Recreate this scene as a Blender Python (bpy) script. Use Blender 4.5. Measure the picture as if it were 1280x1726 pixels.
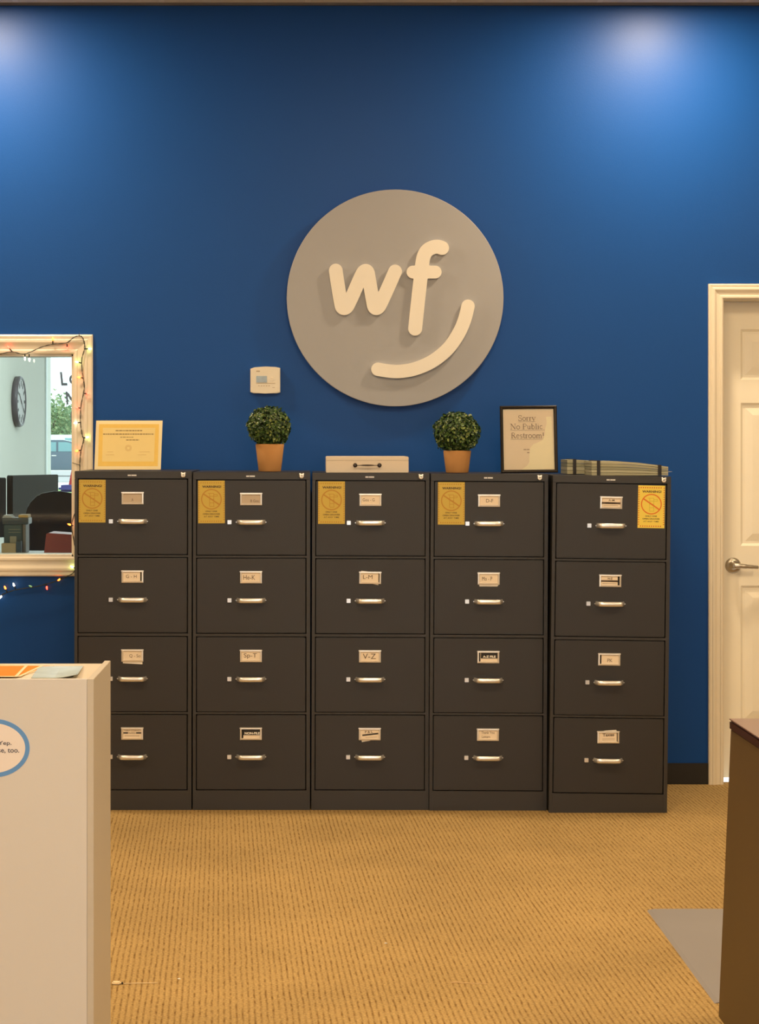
import bpy, bmesh, math, random
import numpy as np
from mathutils import Vector, Matrix
random.seed(7)
PI = math.pi
for o in list(bpy.data.objects): bpy.data.objects.remove(o)
SC = bpy.context.scene
COL = SC.collection

# ------------------------------------------------------------------ camera, world, light, exposure
F = 3640.0            # focal length in pixels of the 1280x1726 frame
CX, CY = 519.0, 747.0 # vanishing point of the room depth (cropped photo -> lens shift)
H = 1.4296
cd = bpy.data.cameras.new('camera'); cam = bpy.data.objects.new('camera', cd); COL.objects.link(cam)
cam.location = (0, 0, H); cam.rotation_euler = (PI/2, 0, 0)
cd.sensor_fit = 'VERTICAL'; cd.sensor_height = 36.0; cd.sensor_width = 36.0*1280/1726
cd.lens = F/1726*36.0
cd.shift_x = (640-CX)/1726; cd.shift_y = -(863-CY)/1726
cd.clip_end = 600
SC.camera = cam
vs = SC.view_settings
vs.view_transform = 'Standard'; vs.look = 'None'; vs.gamma = 1; vs.exposure = 0.0
try: vs.use_curve_mapping = False
except Exception: pass

w = bpy.data.worlds.new('sky'); SC.world = w; w.use_nodes = True
bg = w.node_tree.nodes['Background']; bg.inputs[0].default_value = (0.86, 0.95, 1.0, 1); bg.inputs[1].default_value = 2.4

WARM = (1.0, 0.715, 0.40)
DAY = (0.86, 1.0, 0.98)
def area(name, loc, sx, sy, power, color, rot=(0,0,0), spread=180):
    l = bpy.data.lights.new(name, 'AREA'); l.shape = 'RECTANGLE'; l.size = sx; l.size_y = sy
    l.energy = power; l.color = color; l.spread = math.radians(spread)
    o = bpy.data.objects.new(name, l); o.location = loc; o.rotation_euler = rot; COL.objects.link(o); return o
def spot(name, loc, power, color, ang, blend, rad, rot=(0,0,0)):
    l = bpy.data.lights.new(name, 'SPOT'); l.energy = power; l.color = color
    l.spot_size = math.radians(ang); l.spot_blend = blend; l.shadow_soft_size = rad
    o = bpy.data.objects.new(name, l); o.location = loc; o.rotation_euler = rot; COL.objects.link(o); return o
ZC = 3.273           # ceiling height
YW = 9.055           # face of the blue wall
CANS = [(-1.40, 8.54), (1.48, 8.54)]
for x, y in CANS:
    area('can_lamp', (x, y, ZC-.012), .16, .16, 37, (1.0, .75, .47)).data.shape = 'DISK'
TROFFERS = [(-2.2, 5.9), (0.45, 5.9), (3.0, 5.9), (-2.2, 2.6), (0.45, 2.6), (3.0, 2.6), (-2.2, -1.0), (0.45, -1.0), (3.0, -1.0)]
for x, y in TROFFERS:
    area('troffer_lamp', (x, y, ZC-.02), .56, 1.16, 50, WARM)
area('daylight_rear', (0.2, -2.93, 1.45), 4.4, 2.2, 40, (.95, .97, 1.0), rot=(PI/2, 0, 0))
area('office_daylight_fill', (-0.6, 12.6, 2.9), 2.0, 3.0, 125, DAY)  # unseen overhead fill, added in place of daylight through the storefront
sl = bpy.data.lights.new('sun', 'SUN'); sl.energy = 3.5; sl.angle = .3; sl.color = (1, .98, .92)
so = bpy.data.objects.new('sun', sl); so.rotation_euler = (math.radians(50), 0, math.radians(-140)); so.location = (0, 60, 30); COL.objects.link(so)

# ------------------------------------------------------------------ helpers
def S(Y): return F/Y
def X(px, Y): return (px-CX)*Y/F
def Z(py, Y): return H-(py-CY)*Y/F

MATS = {}
def mat(name, color, rough=.5, metal=0.0, spec=.5, bump=0.0, bscale=200, var=0.0, vscale=5, coat=0.0, emit=None, estr=0, alpha=None, trans=0):
    if name in MATS: return MATS[name]
    m = bpy.data.materials.new(name); m.use_nodes = True; nt = m.node_tree; b = nt.nodes['Principled BSDF']
    b.inputs['Base Color'].default_value = (*color, 1); b.inputs['Roughness'].default_value = rough
    b.inputs['Metallic'].default_value = metal; b.inputs['Specular IOR Level'].default_value = spec
    b.inputs['Coat Weight'].default_value = coat
    if trans: b.inputs['Transmission Weight'].default_value = trans
    tc = nt.nodes.new('ShaderNodeTexCoord')
    if var:
        n = nt.nodes.new('ShaderNodeTexNoise'); n.inputs['Scale'].default_value = vscale; n.inputs['Detail'].default_value = 4
        nt.links.new(tc.outputs['Object'], n.inputs['Vector'])
        r = nt.nodes.new('ShaderNodeMapRange'); r.inputs[3].default_value = 1-var; r.inputs[4].default_value = 1+var
        nt.links.new(n.outputs['Fac'], r.inputs[0])
        mx = nt.nodes.new('ShaderNodeMix'); mx.data_type = 'RGBA'; mx.blend_type = 'MULTIPLY'; mx.inputs[0].default_value = 1
        mx.inputs[6].default_value = (*color, 1); nt.links.new(r.outputs[0], mx.inputs[7]); nt.links.new(mx.outputs[2], b.inputs['Base Color'])
    if bump:
        n = nt.nodes.new('ShaderNodeTexNoise'); n.inputs['Scale'].default_value = bscale; n.inputs['Detail'].default_value = 3
        nt.links.new(tc.outputs['Object'], n.inputs['Vector'])
        bp = nt.nodes.new('ShaderNodeBump'); bp.inputs['Strength'].default_value = bump; bp.inputs['Distance'].default_value = .002
        nt.links.new(n.outputs['Fac'], bp.inputs['Height']); nt.links.new(bp.outputs[0], b.inputs['Normal'])
    if emit: b.inputs['Emission Color'].default_value = (*emit, 1); b.inputs['Emission Strength'].default_value = estr
    MATS[name] = m; return m
def glass_mat(name, tint=(1, 1, 1), gloss=1.0):
    if name in MATS: return MATS[name]
    m = bpy.data.materials.new(name); m.use_nodes = True; nt = m.node_tree; nt.nodes.clear()
    out = nt.nodes.new('ShaderNodeOutputMaterial'); t = nt.nodes.new('ShaderNodeBsdfTransparent'); t.inputs[0].default_value = (*tint, 1)
    g = nt.nodes.new('ShaderNodeBsdfGlossy'); g.inputs['Roughness'].default_value = .03
    fr = nt.nodes.new('ShaderNodeFresnel'); fr.inputs[0].default_value = 1.45
    mu = nt.nodes.new('ShaderNodeMath'); mu.operation = 'MULTIPLY'; mu.inputs[1].default_value = gloss
    mx = nt.nodes.new('ShaderNodeMixShader'); nt.links.new(fr.outputs[0], mu.inputs[0]); nt.links.new(mu.outputs[0], mx.inputs[0])
    nt.links.new(t.outputs[0], mx.inputs[1]); nt.links.new(g.outputs[0], mx.inputs[2]); nt.links.new(mx.outputs[0], out.inputs[0])
    MATS[name] = m; return m

def box(bm, x0, x1, y0, y1, z0, z1, mi=0, bev=0, M=None):
    r = bmesh.ops.create_cube(bm, size=1)
    vsn = r['verts']
    for v in vsn: v.co = Vector(((x0+x1)/2+v.co.x*(x1-x0), (y0+y1)/2+v.co.y*(y1-y0), (z0+z1)/2+v.co.z*(z1-z0)))
    fs = set(f for v in vsn for f in v.link_faces)
    if bev:
        es = list(set(e for v in vsn for e in v.link_edges))
        rr = bmesh.ops.bevel(bm, geom=es, offset=bev, segments=2, affect='EDGES', clamp_overlap=True)
        fs = set(rr['faces']) | set(f for f in fs if f.is_valid)
        for f in list(fs):
            for v in f.verts:
                for g in v.link_faces: fs.add(g)
    vv = set(v for f in fs for v in f.verts)
    for f in fs: f.material_index = mi
    if M is not None:
        for v in vv: v.co = M @ v.co
    return fs
def prism(bm, pts, y0, y1, mi=0, M=None, smooth=False):
    """pts in (x,z), extruded from y0 (front) to y1"""
    a = [bm.verts.new((p[0], y0, p[1])) for p in pts]; b = [bm.verts.new((p[0], y1, p[1])) for p in pts]
    fs = [bm.faces.new(a), bm.faces.new(b[::-1])]
    n = len(pts)
    for i in range(n):
        f = bm.faces.new((a[i], b[i], b[(i+1) % n], a[(i+1) % n])); f.smooth = smooth; fs.append(f)
    for f in fs: f.material_index = mi
    if M is not None:
        for v in a+b: v.co = M @ v.co
    return fs
def lathe(bm, prof, seg=48, mi=0, M=None, smooth=True):
    rings = []
    for r, z in prof:
        rings.append([bm.verts.new((r*math.cos(2*PI*i/seg), r*math.sin(2*PI*i/seg), z)) for i in range(seg)])
    for a, b in zip(rings, rings[1:]):
        for i in range(seg):
            f = bm.faces.new((a[i], a[(i+1) % seg], b[(i+1) % seg], b[i])); f.smooth = smooth; f.material_index = mi
    f = bm.faces.new(rings[0][::-1]); f.material_index = mi
    f = bm.faces.new(rings[-1]); f.material_index = mi
    if M is not None:
        for rg in rings:
            for v in rg: v.co = M @ v.co
def tube(bm, pts, r, seg=8, mi=0, M=None):
    pts = [Vector(p) for p in pts]; n = len(pts); rings = []
    up = Vector((0, 0, 1))
    for i, p in enumerate(pts):
        d = (pts[min(i+1, n-1)]-pts[max(i-1, 0)]).normalized()
        a = d.cross(up)
        if a.length < .1: a = d.cross(Vector((0, 1, 0)))
        a.normalize(); b = d.cross(a).normalized()
        rr = r[i] if isinstance(r, (list, tuple)) else r
        rings.append([bm.verts.new(p+a*rr*math.cos(2*PI*k/seg)+b*rr*math.sin(2*PI*k/seg)) for k in range(seg)])
    for A, B in zip(rings, rings[1:]):
        for i in range(seg):
            f = bm.faces.new((A[i], A[(i+1) % seg], B[(i+1) % seg], B[i])); f.smooth = True; f.material_index = mi
    f = bm.faces.new(rings[0][::-1]); f.material_index = mi; f = bm.faces.new(rings[-1]); f.material_index = mi
    if M is not None:
        for rg in rings:
            for v in rg: v.co = M @ v.co
def crom(pts, k=8):
    P = [Vector(p) for p in pts]; P = [P[0]]+P+[P[-1]]; out = []
    for i in range(1, len(P)-2):
        for j in range(k):
            t = j/k; a, b, c, d = P[i-1:i+3]
            out.append(.5*((2*b)+(c-a)*t+(2*a-5*b+4*c-d)*t*t+(3*b-a-3*c+d)*t**3))
    out.append(P[-2]); return out
def quad(bm, pts, mi=0):
    f = bm.faces.new([bm.verts.new(p) for p in pts]); f.material_index = mi; return f
def text(bm, s, x0, x1, z0, z1, y, depth=.0004, mi=0, bold=0.0, M=None, shear=0, rot=0):
    """text fitted to the rectangle, facing -Y with its front at y-depth"""
    c = bpy.data.curves.new('t', 'FONT'); c.body = s; c.size = 1; c.offset = bold; c.shear = shear; c.extrude = 0; c.resolution_u = 4
    o = bpy.data.objects.new('t', c); COL.objects.link(o)
    me = bpy.data.meshes.new_from_object(o.evaluated_get(bpy.context.evaluated_depsgraph_get()))
    bpy.data.objects.remove(o); bpy.data.curves.remove(c)
    xs = [v.co.x for v in me.vertices]; ys = [v.co.y for v in me.vertices]
    ax, bx, ay, by = min(xs), max(xs), min(ys), max(ys)
    t = bmesh.new(); t.from_mesh(me); bpy.data.meshes.remove(me)
    cx, cz = (x0+x1)/2, (z0+z1)/2
    vm = {}
    for v in t.verts:
        px = x0+(v.co.x-ax)/(bx-ax)*(x1-x0); pz = z0+(v.co.y-ay)/max(by-ay, 1e-6)*(z1-z0)
        if rot:
            dx, dz = px-cx, pz-cz; px = cx+dx*math.cos(rot)-dz*math.sin(rot); pz = cz+dx*math.sin(rot)+dz*math.cos(rot)
        p = Vector((px, y-depth, pz))
        if M is not None: p = M @ p
        vm[v.index] = bm.verts.new(p)
    for f in t.faces:
        try:
            g = bm.faces.new([vm[v.index] for v in f.verts]); g.material_index = mi
        except ValueError: pass
    t.free()
def finish(bm, name, mats, parent=None, loc=None, rot=None, smooth=None):
    bm.normal_update()
    me = bpy.data.meshes.new(name); bm.to_mesh(me); bm.free()
    if not isinstance(mats, (list, tuple)): mats = [mats]
    for m in mats: me.materials.append(m)
    o = bpy.data.objects.new(name, me); COL.objects.link(o)
    if loc: o.location = loc
    if rot: o.rotation_euler = rot
    if parent: o.parent = parent
    if smooth is not None: me.shade_smooth() if smooth else None
    return o
def nb(): return bmesh.new()
def empty(name, loc=(0, 0, 0), rot=(0, 0, 0)):
    o = bpy.data.objects.new(name, None); o.location = loc; o.rotation_euler = rot; o.empty_display_size = .05; COL.objects.link(o); return o
def tag(o, label=None, cat=None, group=None, kind=None):
    if label: o['label'] = label
    if cat: o['category'] = cat
    if group: o['group'] = group
    if kind: o['kind'] = kind
    return o
def struct(o): o['kind'] = 'structure'; return o
def sbox(name, m, *a, parent=None, **k):
    b = nb(); box(b, *a, **k); o = finish(b, name, m, parent)
    return o
def contour(strokes, res, pad=.0):
    """outline polygons of a union of capsule strokes: strokes = [(pts, radius)] -> list of closed loops"""
    allp = [p for st, r in strokes for p in st]; R = max(r for _, r in strokes)
    x0 = min(p[0] for p in allp)-R-3*res; x1 = max(p[0] for p in allp)+R+3*res
    y0 = min(p[1] for p in allp)-R-3*res; y1 = max(p[1] for p in allp)+R+3*res
    nx = int((x1-x0)/res)+1; ny = int((y1-y0)/res)+1
    gx, gy = np.meshgrid(x0+np.arange(nx)*res, y0+np.arange(ny)*res, indexing='ij')
    D = np.full(gx.shape, 1e9)
    for st, r in strokes:
        for a, b in zip(st, st[1:]):
            dx, dy = b[0]-a[0], b[1]-a[1]; L = dx*dx+dy*dy
            t = np.clip(((gx-a[0])*dx+(gy-a[1])*dy)/L, 0, 1)
            D = np.minimum(D, np.hypot(gx-a[0]-t*dx, gy-a[1]-t*dy)-r)
    segs = {}
    def ip(i, j, k, l):
        a, b = D[i, j], D[k, l]; t = a/(a-b)
        return (gx[i, j]+t*(gx[k, l]-gx[i, j]), gy[i, j]+t*(gy[k, l]-gy[i, j]))
    pos = {}
    for i in range(nx-1):
        for j in range(ny-1):
            c = [(i, j), (i+1, j), (i+1, j+1), (i, j+1)]
            s = [D[p] < 0 for p in c]
            if all(s) or not any(s): continue
            ent = []; ext = []
            for k in range(4):
                p, q = c[k], c[(k+1) % 4]
                if s[k] != s[(k+1) % 4]:
                    key = tuple(sorted((p, q))); pos[key] = ip(*p, *q)
                    (ext if s[k] else ent).append(key)
            for a, b in zip(ext, ent): segs[a] = b
    loops = []
    while segs:
        k0 = next(iter(segs)); loop = []; k = k0
        while k in segs:
            loop.append(pos[k]); k = segs.pop(k)
        if len(loop) > 6: loops.append(loop)
    return loops

# ------------------------------------------------------------------ materials
def carpet_mat(name):
    m = bpy.data.materials.new(name); m.use_nodes = True; nt = m.node_tree; b = nt.nodes['Principled BSDF']; L = nt.links.new
    b.inputs['Roughness'].default_value = .95; b.inputs['Specular IOR Level'].default_value = .15
    tc = nt.nodes.new('ShaderNodeTexCoord'); mp = nt.nodes.new('ShaderNodeMapping'); mp.inputs['Rotation'].default_value = (0, 0, -.041)
    L(tc.outputs['Object'], mp.inputs['Vector'])
    # wobble
    nz = nt.nodes.new('ShaderNodeTexNoise'); nz.inputs['Scale'].default_value = 9; L(mp.outputs[0], nz.inputs['Vector'])
    sp = nt.nodes.new('ShaderNodeSeparateXYZ'); L(mp.outputs[0], sp.inputs[0])
    ad = nt.nodes.new('ShaderNodeMath'); ad.operation = 'MULTIPLY_ADD'; L(nz.outputs['Fac'], ad.inputs[0]); ad.inputs[1].default_value = .006; L(sp.outputs['X'], ad.inputs[2])
    mu = nt.nodes.new('ShaderNodeMath'); mu.operation = 'MULTIPLY'; mu.inputs[1].default_value = 2*PI/.0155; L(ad.outputs[0], mu.inputs[0])
    co = nt.nodes.new('ShaderNodeMath'); co.operation = 'COSINE'; L(mu.outputs[0], co.inputs[0])
    rib = nt.nodes.new('ShaderNodeMapRange'); rib.inputs[1].default_value = -1; rib.inputs[2].default_value = 1; L(co.outputs[0], rib.inputs[0])
    gp = nt.nodes.new('ShaderNodeMath'); gp.operation = 'POWER'; L(rib.outputs[0], gp.inputs[0]); gp.inputs[1].default_value = 3.4   # 1 in the groove
    # stretched loop noise
    m2 = nt.nodes.new('ShaderNodeMapping'); m2.inputs['Scale'].default_value = (95, 24, 1); L(mp.outputs[0], m2.inputs['Vector'])
    n2 = nt.nodes.new('ShaderNodeTexNoise'); n2.inputs['Scale'].default_value = 1; n2.inputs['Detail'].default_value = 3; L(m2.outputs[0], n2.inputs['Vector'])
    r2 = nt.nodes.new('ShaderNodeMapRange'); r2.inputs[1].default_value = .36; r2.inputs[2].default_value = .66; L(n2.outputs['Fac'], r2.inputs[0])
    g2 = nt.nodes.new('ShaderNodeMath'); g2.operation = 'MULTIPLY'; L(gp.outputs[0], g2.inputs[0]); L(r2.outputs[0], g2.inputs[1])
    # broad wear
    n3 = nt.nodes.new('ShaderNodeTexNoise'); n3.inputs['Scale'].default_value = 2.2; n3.inputs['Detail'].default_value = 4; L(mp.outputs[0], n3.inputs['Vector'])
    r3 = nt.nodes.new('ShaderNodeMapRange'); r3.inputs[3].default_value = .74; r3.inputs[4].default_value = 1.22; L(n3.outputs['Fac'], r3.inputs[0])
    n4 = nt.nodes.new('ShaderNodeTexNoise'); n4.inputs['Scale'].default_value = 150; n4.inputs['Detail'].default_value = 2; L(mp.outputs[0], n4.inputs['Vector'])
    r4 = nt.nodes.new('ShaderNodeMapRange'); r4.inputs[3].default_value = .35; r4.inputs[4].default_value = 1.65; L(n4.outputs['Fac'], r4.inputs[0])
    mx = nt.nodes.new('ShaderNodeMix'); mx.data_type = 'RGBA'; L(g2.outputs[0], mx.inputs[0])
    mx.inputs[6].default_value = (.40, .275, .115, 1); mx.inputs[7].default_value = (.17, .092, .026, 1)
    k = nt.nodes.new('ShaderNodeMath'); k.operation = 'MULTIPLY'; L(r3.outputs[0], k.inputs[0]); L(r4.outputs[0], k.inputs[1])
    m3 = nt.nodes.new('ShaderNodeMix'); m3.data_type = 'RGBA'; m3.blend_type = 'MULTIPLY'; m3.inputs[0].default_value = 1
    L(mx.outputs[2], m3.inputs[6]); L(k.outputs[0], m3.inputs[7]); L(m3.outputs[2], b.inputs['Base Color'])
    hh = nt.nodes.new('ShaderNodeMath'); hh.operation = 'SUBTRACT'; hh.inputs[0].default_value = 1; L(gp.outputs[0], hh.inputs[1])
    h2 = nt.nodes.new('ShaderNodeMath'); h2.operation = 'MULTIPLY_ADD'; L(n4.outputs['Fac'], h2.inputs[0]); h2.inputs[1].default_value = .8; L(hh.outputs[0], h2.inputs[2])
    bp = nt.nodes.new('ShaderNodeBump'); bp.inputs['Strength'].default_value = .55; bp.inputs['Distance'].default_value = .003; L(h2.outputs[0], bp.inputs['Height']); L(bp.outputs[0], b.inputs['Normal'])
    return m
def tile_mat():
    m = bpy.data.materials.new('acoustic_tile'); m.use_nodes = True; nt = m.node_tree; b = nt.nodes['Principled BSDF']; L = nt.links.new
    b.inputs['Roughness'].default_value = .9
    tc = nt.nodes.new('ShaderNodeTexCoord'); br = nt.nodes.new('ShaderNodeTexBrick'); L(tc.outputs['Object'], br.inputs['Vector'])
    br.offset = 0; br.inputs['Scale'].default_value = 1; br.inputs['Brick Width'].default_value = .61; br.inputs['Row Height'].default_value = .61; br.inputs['Mortar Size'].default_value = .012
    br.inputs['Color1'].default_value = (.78, .76, .72, 1); br.inputs['Color2'].default_value = (.74, .72, .68, 1); br.inputs['Mortar'].default_value = (.85, .84, .82, 1)
    L(br.outputs['Color'], b.inputs['Base Color']); return m
M_CARPET = carpet_mat('loop_carpet'); M_TILE = tile_mat()
M_BLUE = mat('blue_satin_paint', (.002, .062, .29), rough=.43, spec=.24, bump=.12, bscale=260, var=.03, vscale=3)
M_WHITEWALL = mat('taupe_wall_paint', (.26, .24, .21), rough=.7, bump=.1, var=.03)
M_OFFWALL = mat('office_wall_paint', (.66, .66, .60), rough=.7, bump=.1, var=.02)
M_TRIM = mat('cream_gloss_trim', (.80, .73, .60), rough=.35, bump=.05, bscale=60, var=.03, vscale=8)
M_DOOR = mat('cream_door_paint', (.90, .86, .74), rough=.4, bump=.08, bscale=120, var=.03)
M_BLACKBASE = mat('black_rubber_base', (.012, .011, .011), rough=.45, bump=.05, var=.1)
M_CAB = mat('charcoal_enamel', (.030, .028, .028), rough=.36, spec=.4, bump=.25, bscale=700, var=.06, vscale=4)
M_CABFRAME = mat('charcoal_enamel_frame', (.036, .034, .034), rough=.38, spec=.4, bump=.2, bscale=700, var=.05, vscale=4)
M_DARK = mat('cabinet_inside_black', (.006, .006, .006), rough=.8, var=.1)
M_CHROME = mat('satin_nickel', (.84, .84, .86), rough=.30, metal=.75, bump=.03, bscale=400, var=.04, vscale=60)
M_BRIGHT = mat('polished_steel_frame', (.88, .84, .78), rough=.36, metal=.75, bump=.03, bscale=400, var=.04, vscale=60)
M_TANCARD = mat('aged_card', (.50, .42, .34), rough=.7, var=.06, vscale=60)
M_CARD = mat('index_card', (.78, .68, .56), rough=.7, var=.05, vscale=60)
M_INK = mat('ink_brown', (.10, .07, .05), rough=.7, var=.1)
M_INKBLACK = mat('ink_black', (.012, .010, .010), rough=.6, var=.1)
M_WHITEPRINT = mat('white_print', (.85, .83, .78), rough=.5, var=.03)
M_GREYDISC = mat('disc_grey_laminate', (.33, .335, .36), rough=.5, bump=.03, bscale=300, var=.02)
M_CREAM = mat('letter_cream_acrylic', (.78, .74, .66), rough=.4, bump=.02, var=.02)
M_LAM = mat('grey_laminate', (.58, .565, .56), rough=.45, bump=.04, bscale=300, var=.02, vscale=3)
M_LAMEDGE = mat('laminate_edge', (.49, .45, .39), rough=.5, bump=.05, bscale=300, var=.03)

# ------------------------------------------------------------------ main room shell
XL, XR, YR = -4.2, 3.7, -3.0
b = nb(); box(b, XL, XR, YR, YW+.06, -.1, 0); struct(finish(b, 'floor', M_CARPET))
b = nb(); box(b, XL, XR, YR, YW+.12, ZC, ZC+.1); struct(finish(b, 'ceiling', M_TILE))
b = nb(); box(b, XL-.1, XL, YR, YW+.12, 0, ZC); struct(finish(b, 'wall_left', M_WHITEWALL))
b = nb(); box(b, XR, XR+.1, YR, YW+.12, 0, ZC); struct(finish(b, 'wall_right', M_WHITEWALL))
b = nb()
for a in ((XL-.1, -2.05, 0, ZC), (2.45, XR+.1, 0, ZC), (-2.05, 2.45, 0, .3), (-2.05, 2.45, 2.6, ZC)): box(b, a[0], a[1], YR-.1, YR, a[2], a[3])
struct(finish(b, 'wall_rear', M_WHITEWALL))
w3 = struct(empty('window_3', (.2, YR-.05, 0))); b = nb()
for a in ((-2.25, -2.2, .3, 2.6), (2.2, 2.25, .3, 2.6), (-.77, -.72, .3, 2.6), (.72, .77, .3, 2.6), (-2.2, 2.2, .3, .36), (-2.2, 2.2, 2.54, 2.6)): box(b, a[0], a[1], -.03, .03, a[2], a[3])
finish(b, 'frame', mat('white_aluminium', (.70, .75, .74), rough=.4, var=.03), w3)
b = nb(); box(b, -2.2, 2.2, -.002, .004, .36, 2.54); finish(b, 'glass_pane', glass_mat('window_glass', (.93, .97, .96), 1.4), w3)
WX0, WX1, WZ0, WZ1 = -2.60, X(124, YW), Z(938, YW), Z(597, YW)
DX0, DX1, DZ1 = X(1219, YW), X(1219, YW)+.914, Z(504, YW)
b = nb(); T = .14
for a in ((XL, WX0, 0, ZC), (WX0, WX1, 0, WZ0), (WX0, WX1, WZ1, ZC), (WX1, DX0, 0, ZC), (DX0, DX1, DZ1, ZC), (DX1, XR, 0, ZC)):
    box(b, a[0], a[1], YW, YW+T, a[2], a[3])
bmesh.ops.remove_doubles(b, verts=b.verts, dist=1e-5)
struct(finish(b, 'wall_back', M_BLUE))
# wall angle at the ceiling
struct(sbox('trim_1', mat('grey_wall_angle', (.12, .11, .10), rough=.5, var=.05), XL, XR, YW-.022, YW-.0005, Z(10, YW), ZC))
# baseboard pieces
b = nb(); zb = Z(1286, YW)
box(b, XL, X(1194, YW), YW-.008, YW-.0005, 0, zb, bev=.002); box(b, DX1+.065, XR, YW-.008, YW-.0005, 0, zb, bev=.002)
struct(finish(b, 'baseboard_back', M_BLACKBASE))

def casing(bm, x0, x1, z0, z1, prof, y, open_bottom=False):
    """prof: (distance out from the opening, thickness off the wall)"""
    rings = []
    for t, d in prof:
        if open_bottom: c = [(x0-t, z0), (x0-t, z1+t), (x1+t, z1+t), (x1+t, z0)]
        else: c = [(x0-t, z0-t), (x0-t, z1+t), (x1+t, z1+t), (x1+t, z0-t)]
        rings.append([bm.verts.new((p[0], y-d, p[1])) for p in c])
    n = 3 if open_bottom else 4
    for A, B in zip(rings, rings[1:]):
        for i in range(n):
            j = (i+1) % 4; bm.faces.new((A[i], A[j], B[j], B[i]))
    if open_bottom:
        bm.faces.new([r[0] for r in rings]); bm.faces.new([r[3] for r in rings][::-1])
CP = [(0, 0), (0, .012), (.006, .016), (.014, .016), (.018, .012), (.034, .014), (.046, .020), (.054, .020), (.058, .016), (.070, .018), (.076, .014), (.0765, 0)]
win = struct(empty('window_1', (0, 0, 0)))
b = nb(); kx = .0775/.0765; casing(b, WX0, WX1, WZ0, WZ1, [(t*kx*1.06, d) for t, d in CP], YW-.0005); finish(b, 'casing', M_TRIM, win)
b = nb()
JY = YW+T+.01
for a in ((WX0, WX0+.012, WZ0, WZ1), (WX1-.008, WX1, WZ0, WZ1), (WX0, WX1, WZ1-.008, WZ1), (WX0, WX1, WZ0, WZ0+.008)):
    box(b, a[0], a[1], YW+.001, JY, a[2], a[3])
finish(b, 'jamb', M_TRIM, win)
b = nb(); box(b, WX0+.012, WX1-.008, YW+.05, YW+.055, WZ0+.008, WZ1-.008); finish(b, 'glass_pane', glass_mat('window_glass', (.93, .97, .96), 1.4), win)
b = nb(); box(b, WX0-.1, WX1+.05, YW+T+.001, YW+T+.42, WZ0-.035, WZ0-.003, bev=.004); finish(b, 'inner_ledge', mat('pale_ledge_laminate', (.62, .60, .60), rough=.35, var=.03), win)

door = struct(empty('door_1', (0, 0, 0)))
b = nb(); casing(b, DX0, DX1, 0, DZ1, [(t*.82, d) for t, d in CP], YW-.0005, True); finish(b, 'casing', M_TRIM, door)
b = nb(); RY = YW+.118
box(b, DX0-.001, DX0+.004, YW+.001, RY+.03, 0, DZ1); box(b, DX1-.004, DX1+.001, YW+.001, RY+.03, 0, DZ1); box(b, DX0, DX1, YW+.001, RY+.03, DZ1-.004, DZ1+.001)
for a in ((DX0, DX0+.022, 0, DZ1), (DX1-.022, DX1, 0, DZ1), (DX0, DX1, DZ1-.022, DZ1)): box(b, a[0], a[1], RY+.0355, RY+.06, a[2], a[3])
finish(b, 'jamb', M_TRIM, door)
def door_slab():
    bm = nb(); x0, x1, z0, z1 = DX0+.006, DX1-.006, .010, DZ1-.006; s = S(RY)
    y = RY
    px = [(x0+.092, x0+.092+.315), (x1-.092-.315, x1-.092)]
    pz = [(.24, Z(987, y)), (Z(920, y), Z(679, y)), (Z(640, y), Z(555, y))]
    xs = [x0, px[0][0], px[0][1], px[1][0], px[1][1], x1]; zs = [z0]+[v for p in pz for v in p]+[z1]
    for i in range(5):
        for j in range(len(zs)-1):
            a, c, d, e = xs[i], xs[i+1], zs[j], zs[j+1]
            if i in (1, 3) and j in (1, 3, 5):
                rr = []
                for ins, dep in ((0, 0), (.010, .009), (.020, .009), (.052, .002)):
                    rr.append([bm.verts.new(p) for p in ((a+ins, y+dep, d+ins), (c-ins, y+dep, d+ins), (c-ins, y+dep, e-ins), (a+ins, y+dep, e-ins))])
                for A, B in zip(rr, rr[1:]):
                    for k in range(4): bm.faces.new((A[k], A[(k+1) % 4], B[(k+1) % 4], B[k]))
                bm.faces.new(rr[-1])
            else:
                bm.faces.new([bm.verts.new(p) for p in ((a, y, d), (c, y, d), (c, y, e), (a, y, e))])
    box(bm, x0, x1, y+.012, y+.035, z0, z1)
    bmesh.ops.remove_doubles(bm, verts=bm.verts, dist=1e-5)
    for e in list(bm.edges):
        if e.is_boundary: pass
    return finish(bm, 'door_slab', M_DOOR, door)
door_slab()
hx, hz = X(1236, RY), Z(953, RY)
b = nb(); R90 = Matrix.Translation((hx, RY, hz)) @ Matrix.Rotation(PI/2, 4, 'X')
lathe(b, [(.0335, -.001), (.0335, .004), (.030, .009), (.024, .012), (.014, .014), (.0125, .045), (.009, .050)], 40, 0, R90)
tube(b, crom([(hx, RY-.043, hz), (hx+.02, RY-.048, hz), (hx+.06, RY-.046, hz-.003), (hx+.098, RY-.040, hz-.006)], 6), [.0125]*3+[.0115]*4+[.010]*4+[.0085]*4+[.0078]*4, 12)
finish(b, 'door_handle', mat('brushed_nickel_lever', (.50, .47, .42), rough=.3, metal=1, var=.05, vscale=50), door)

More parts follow.
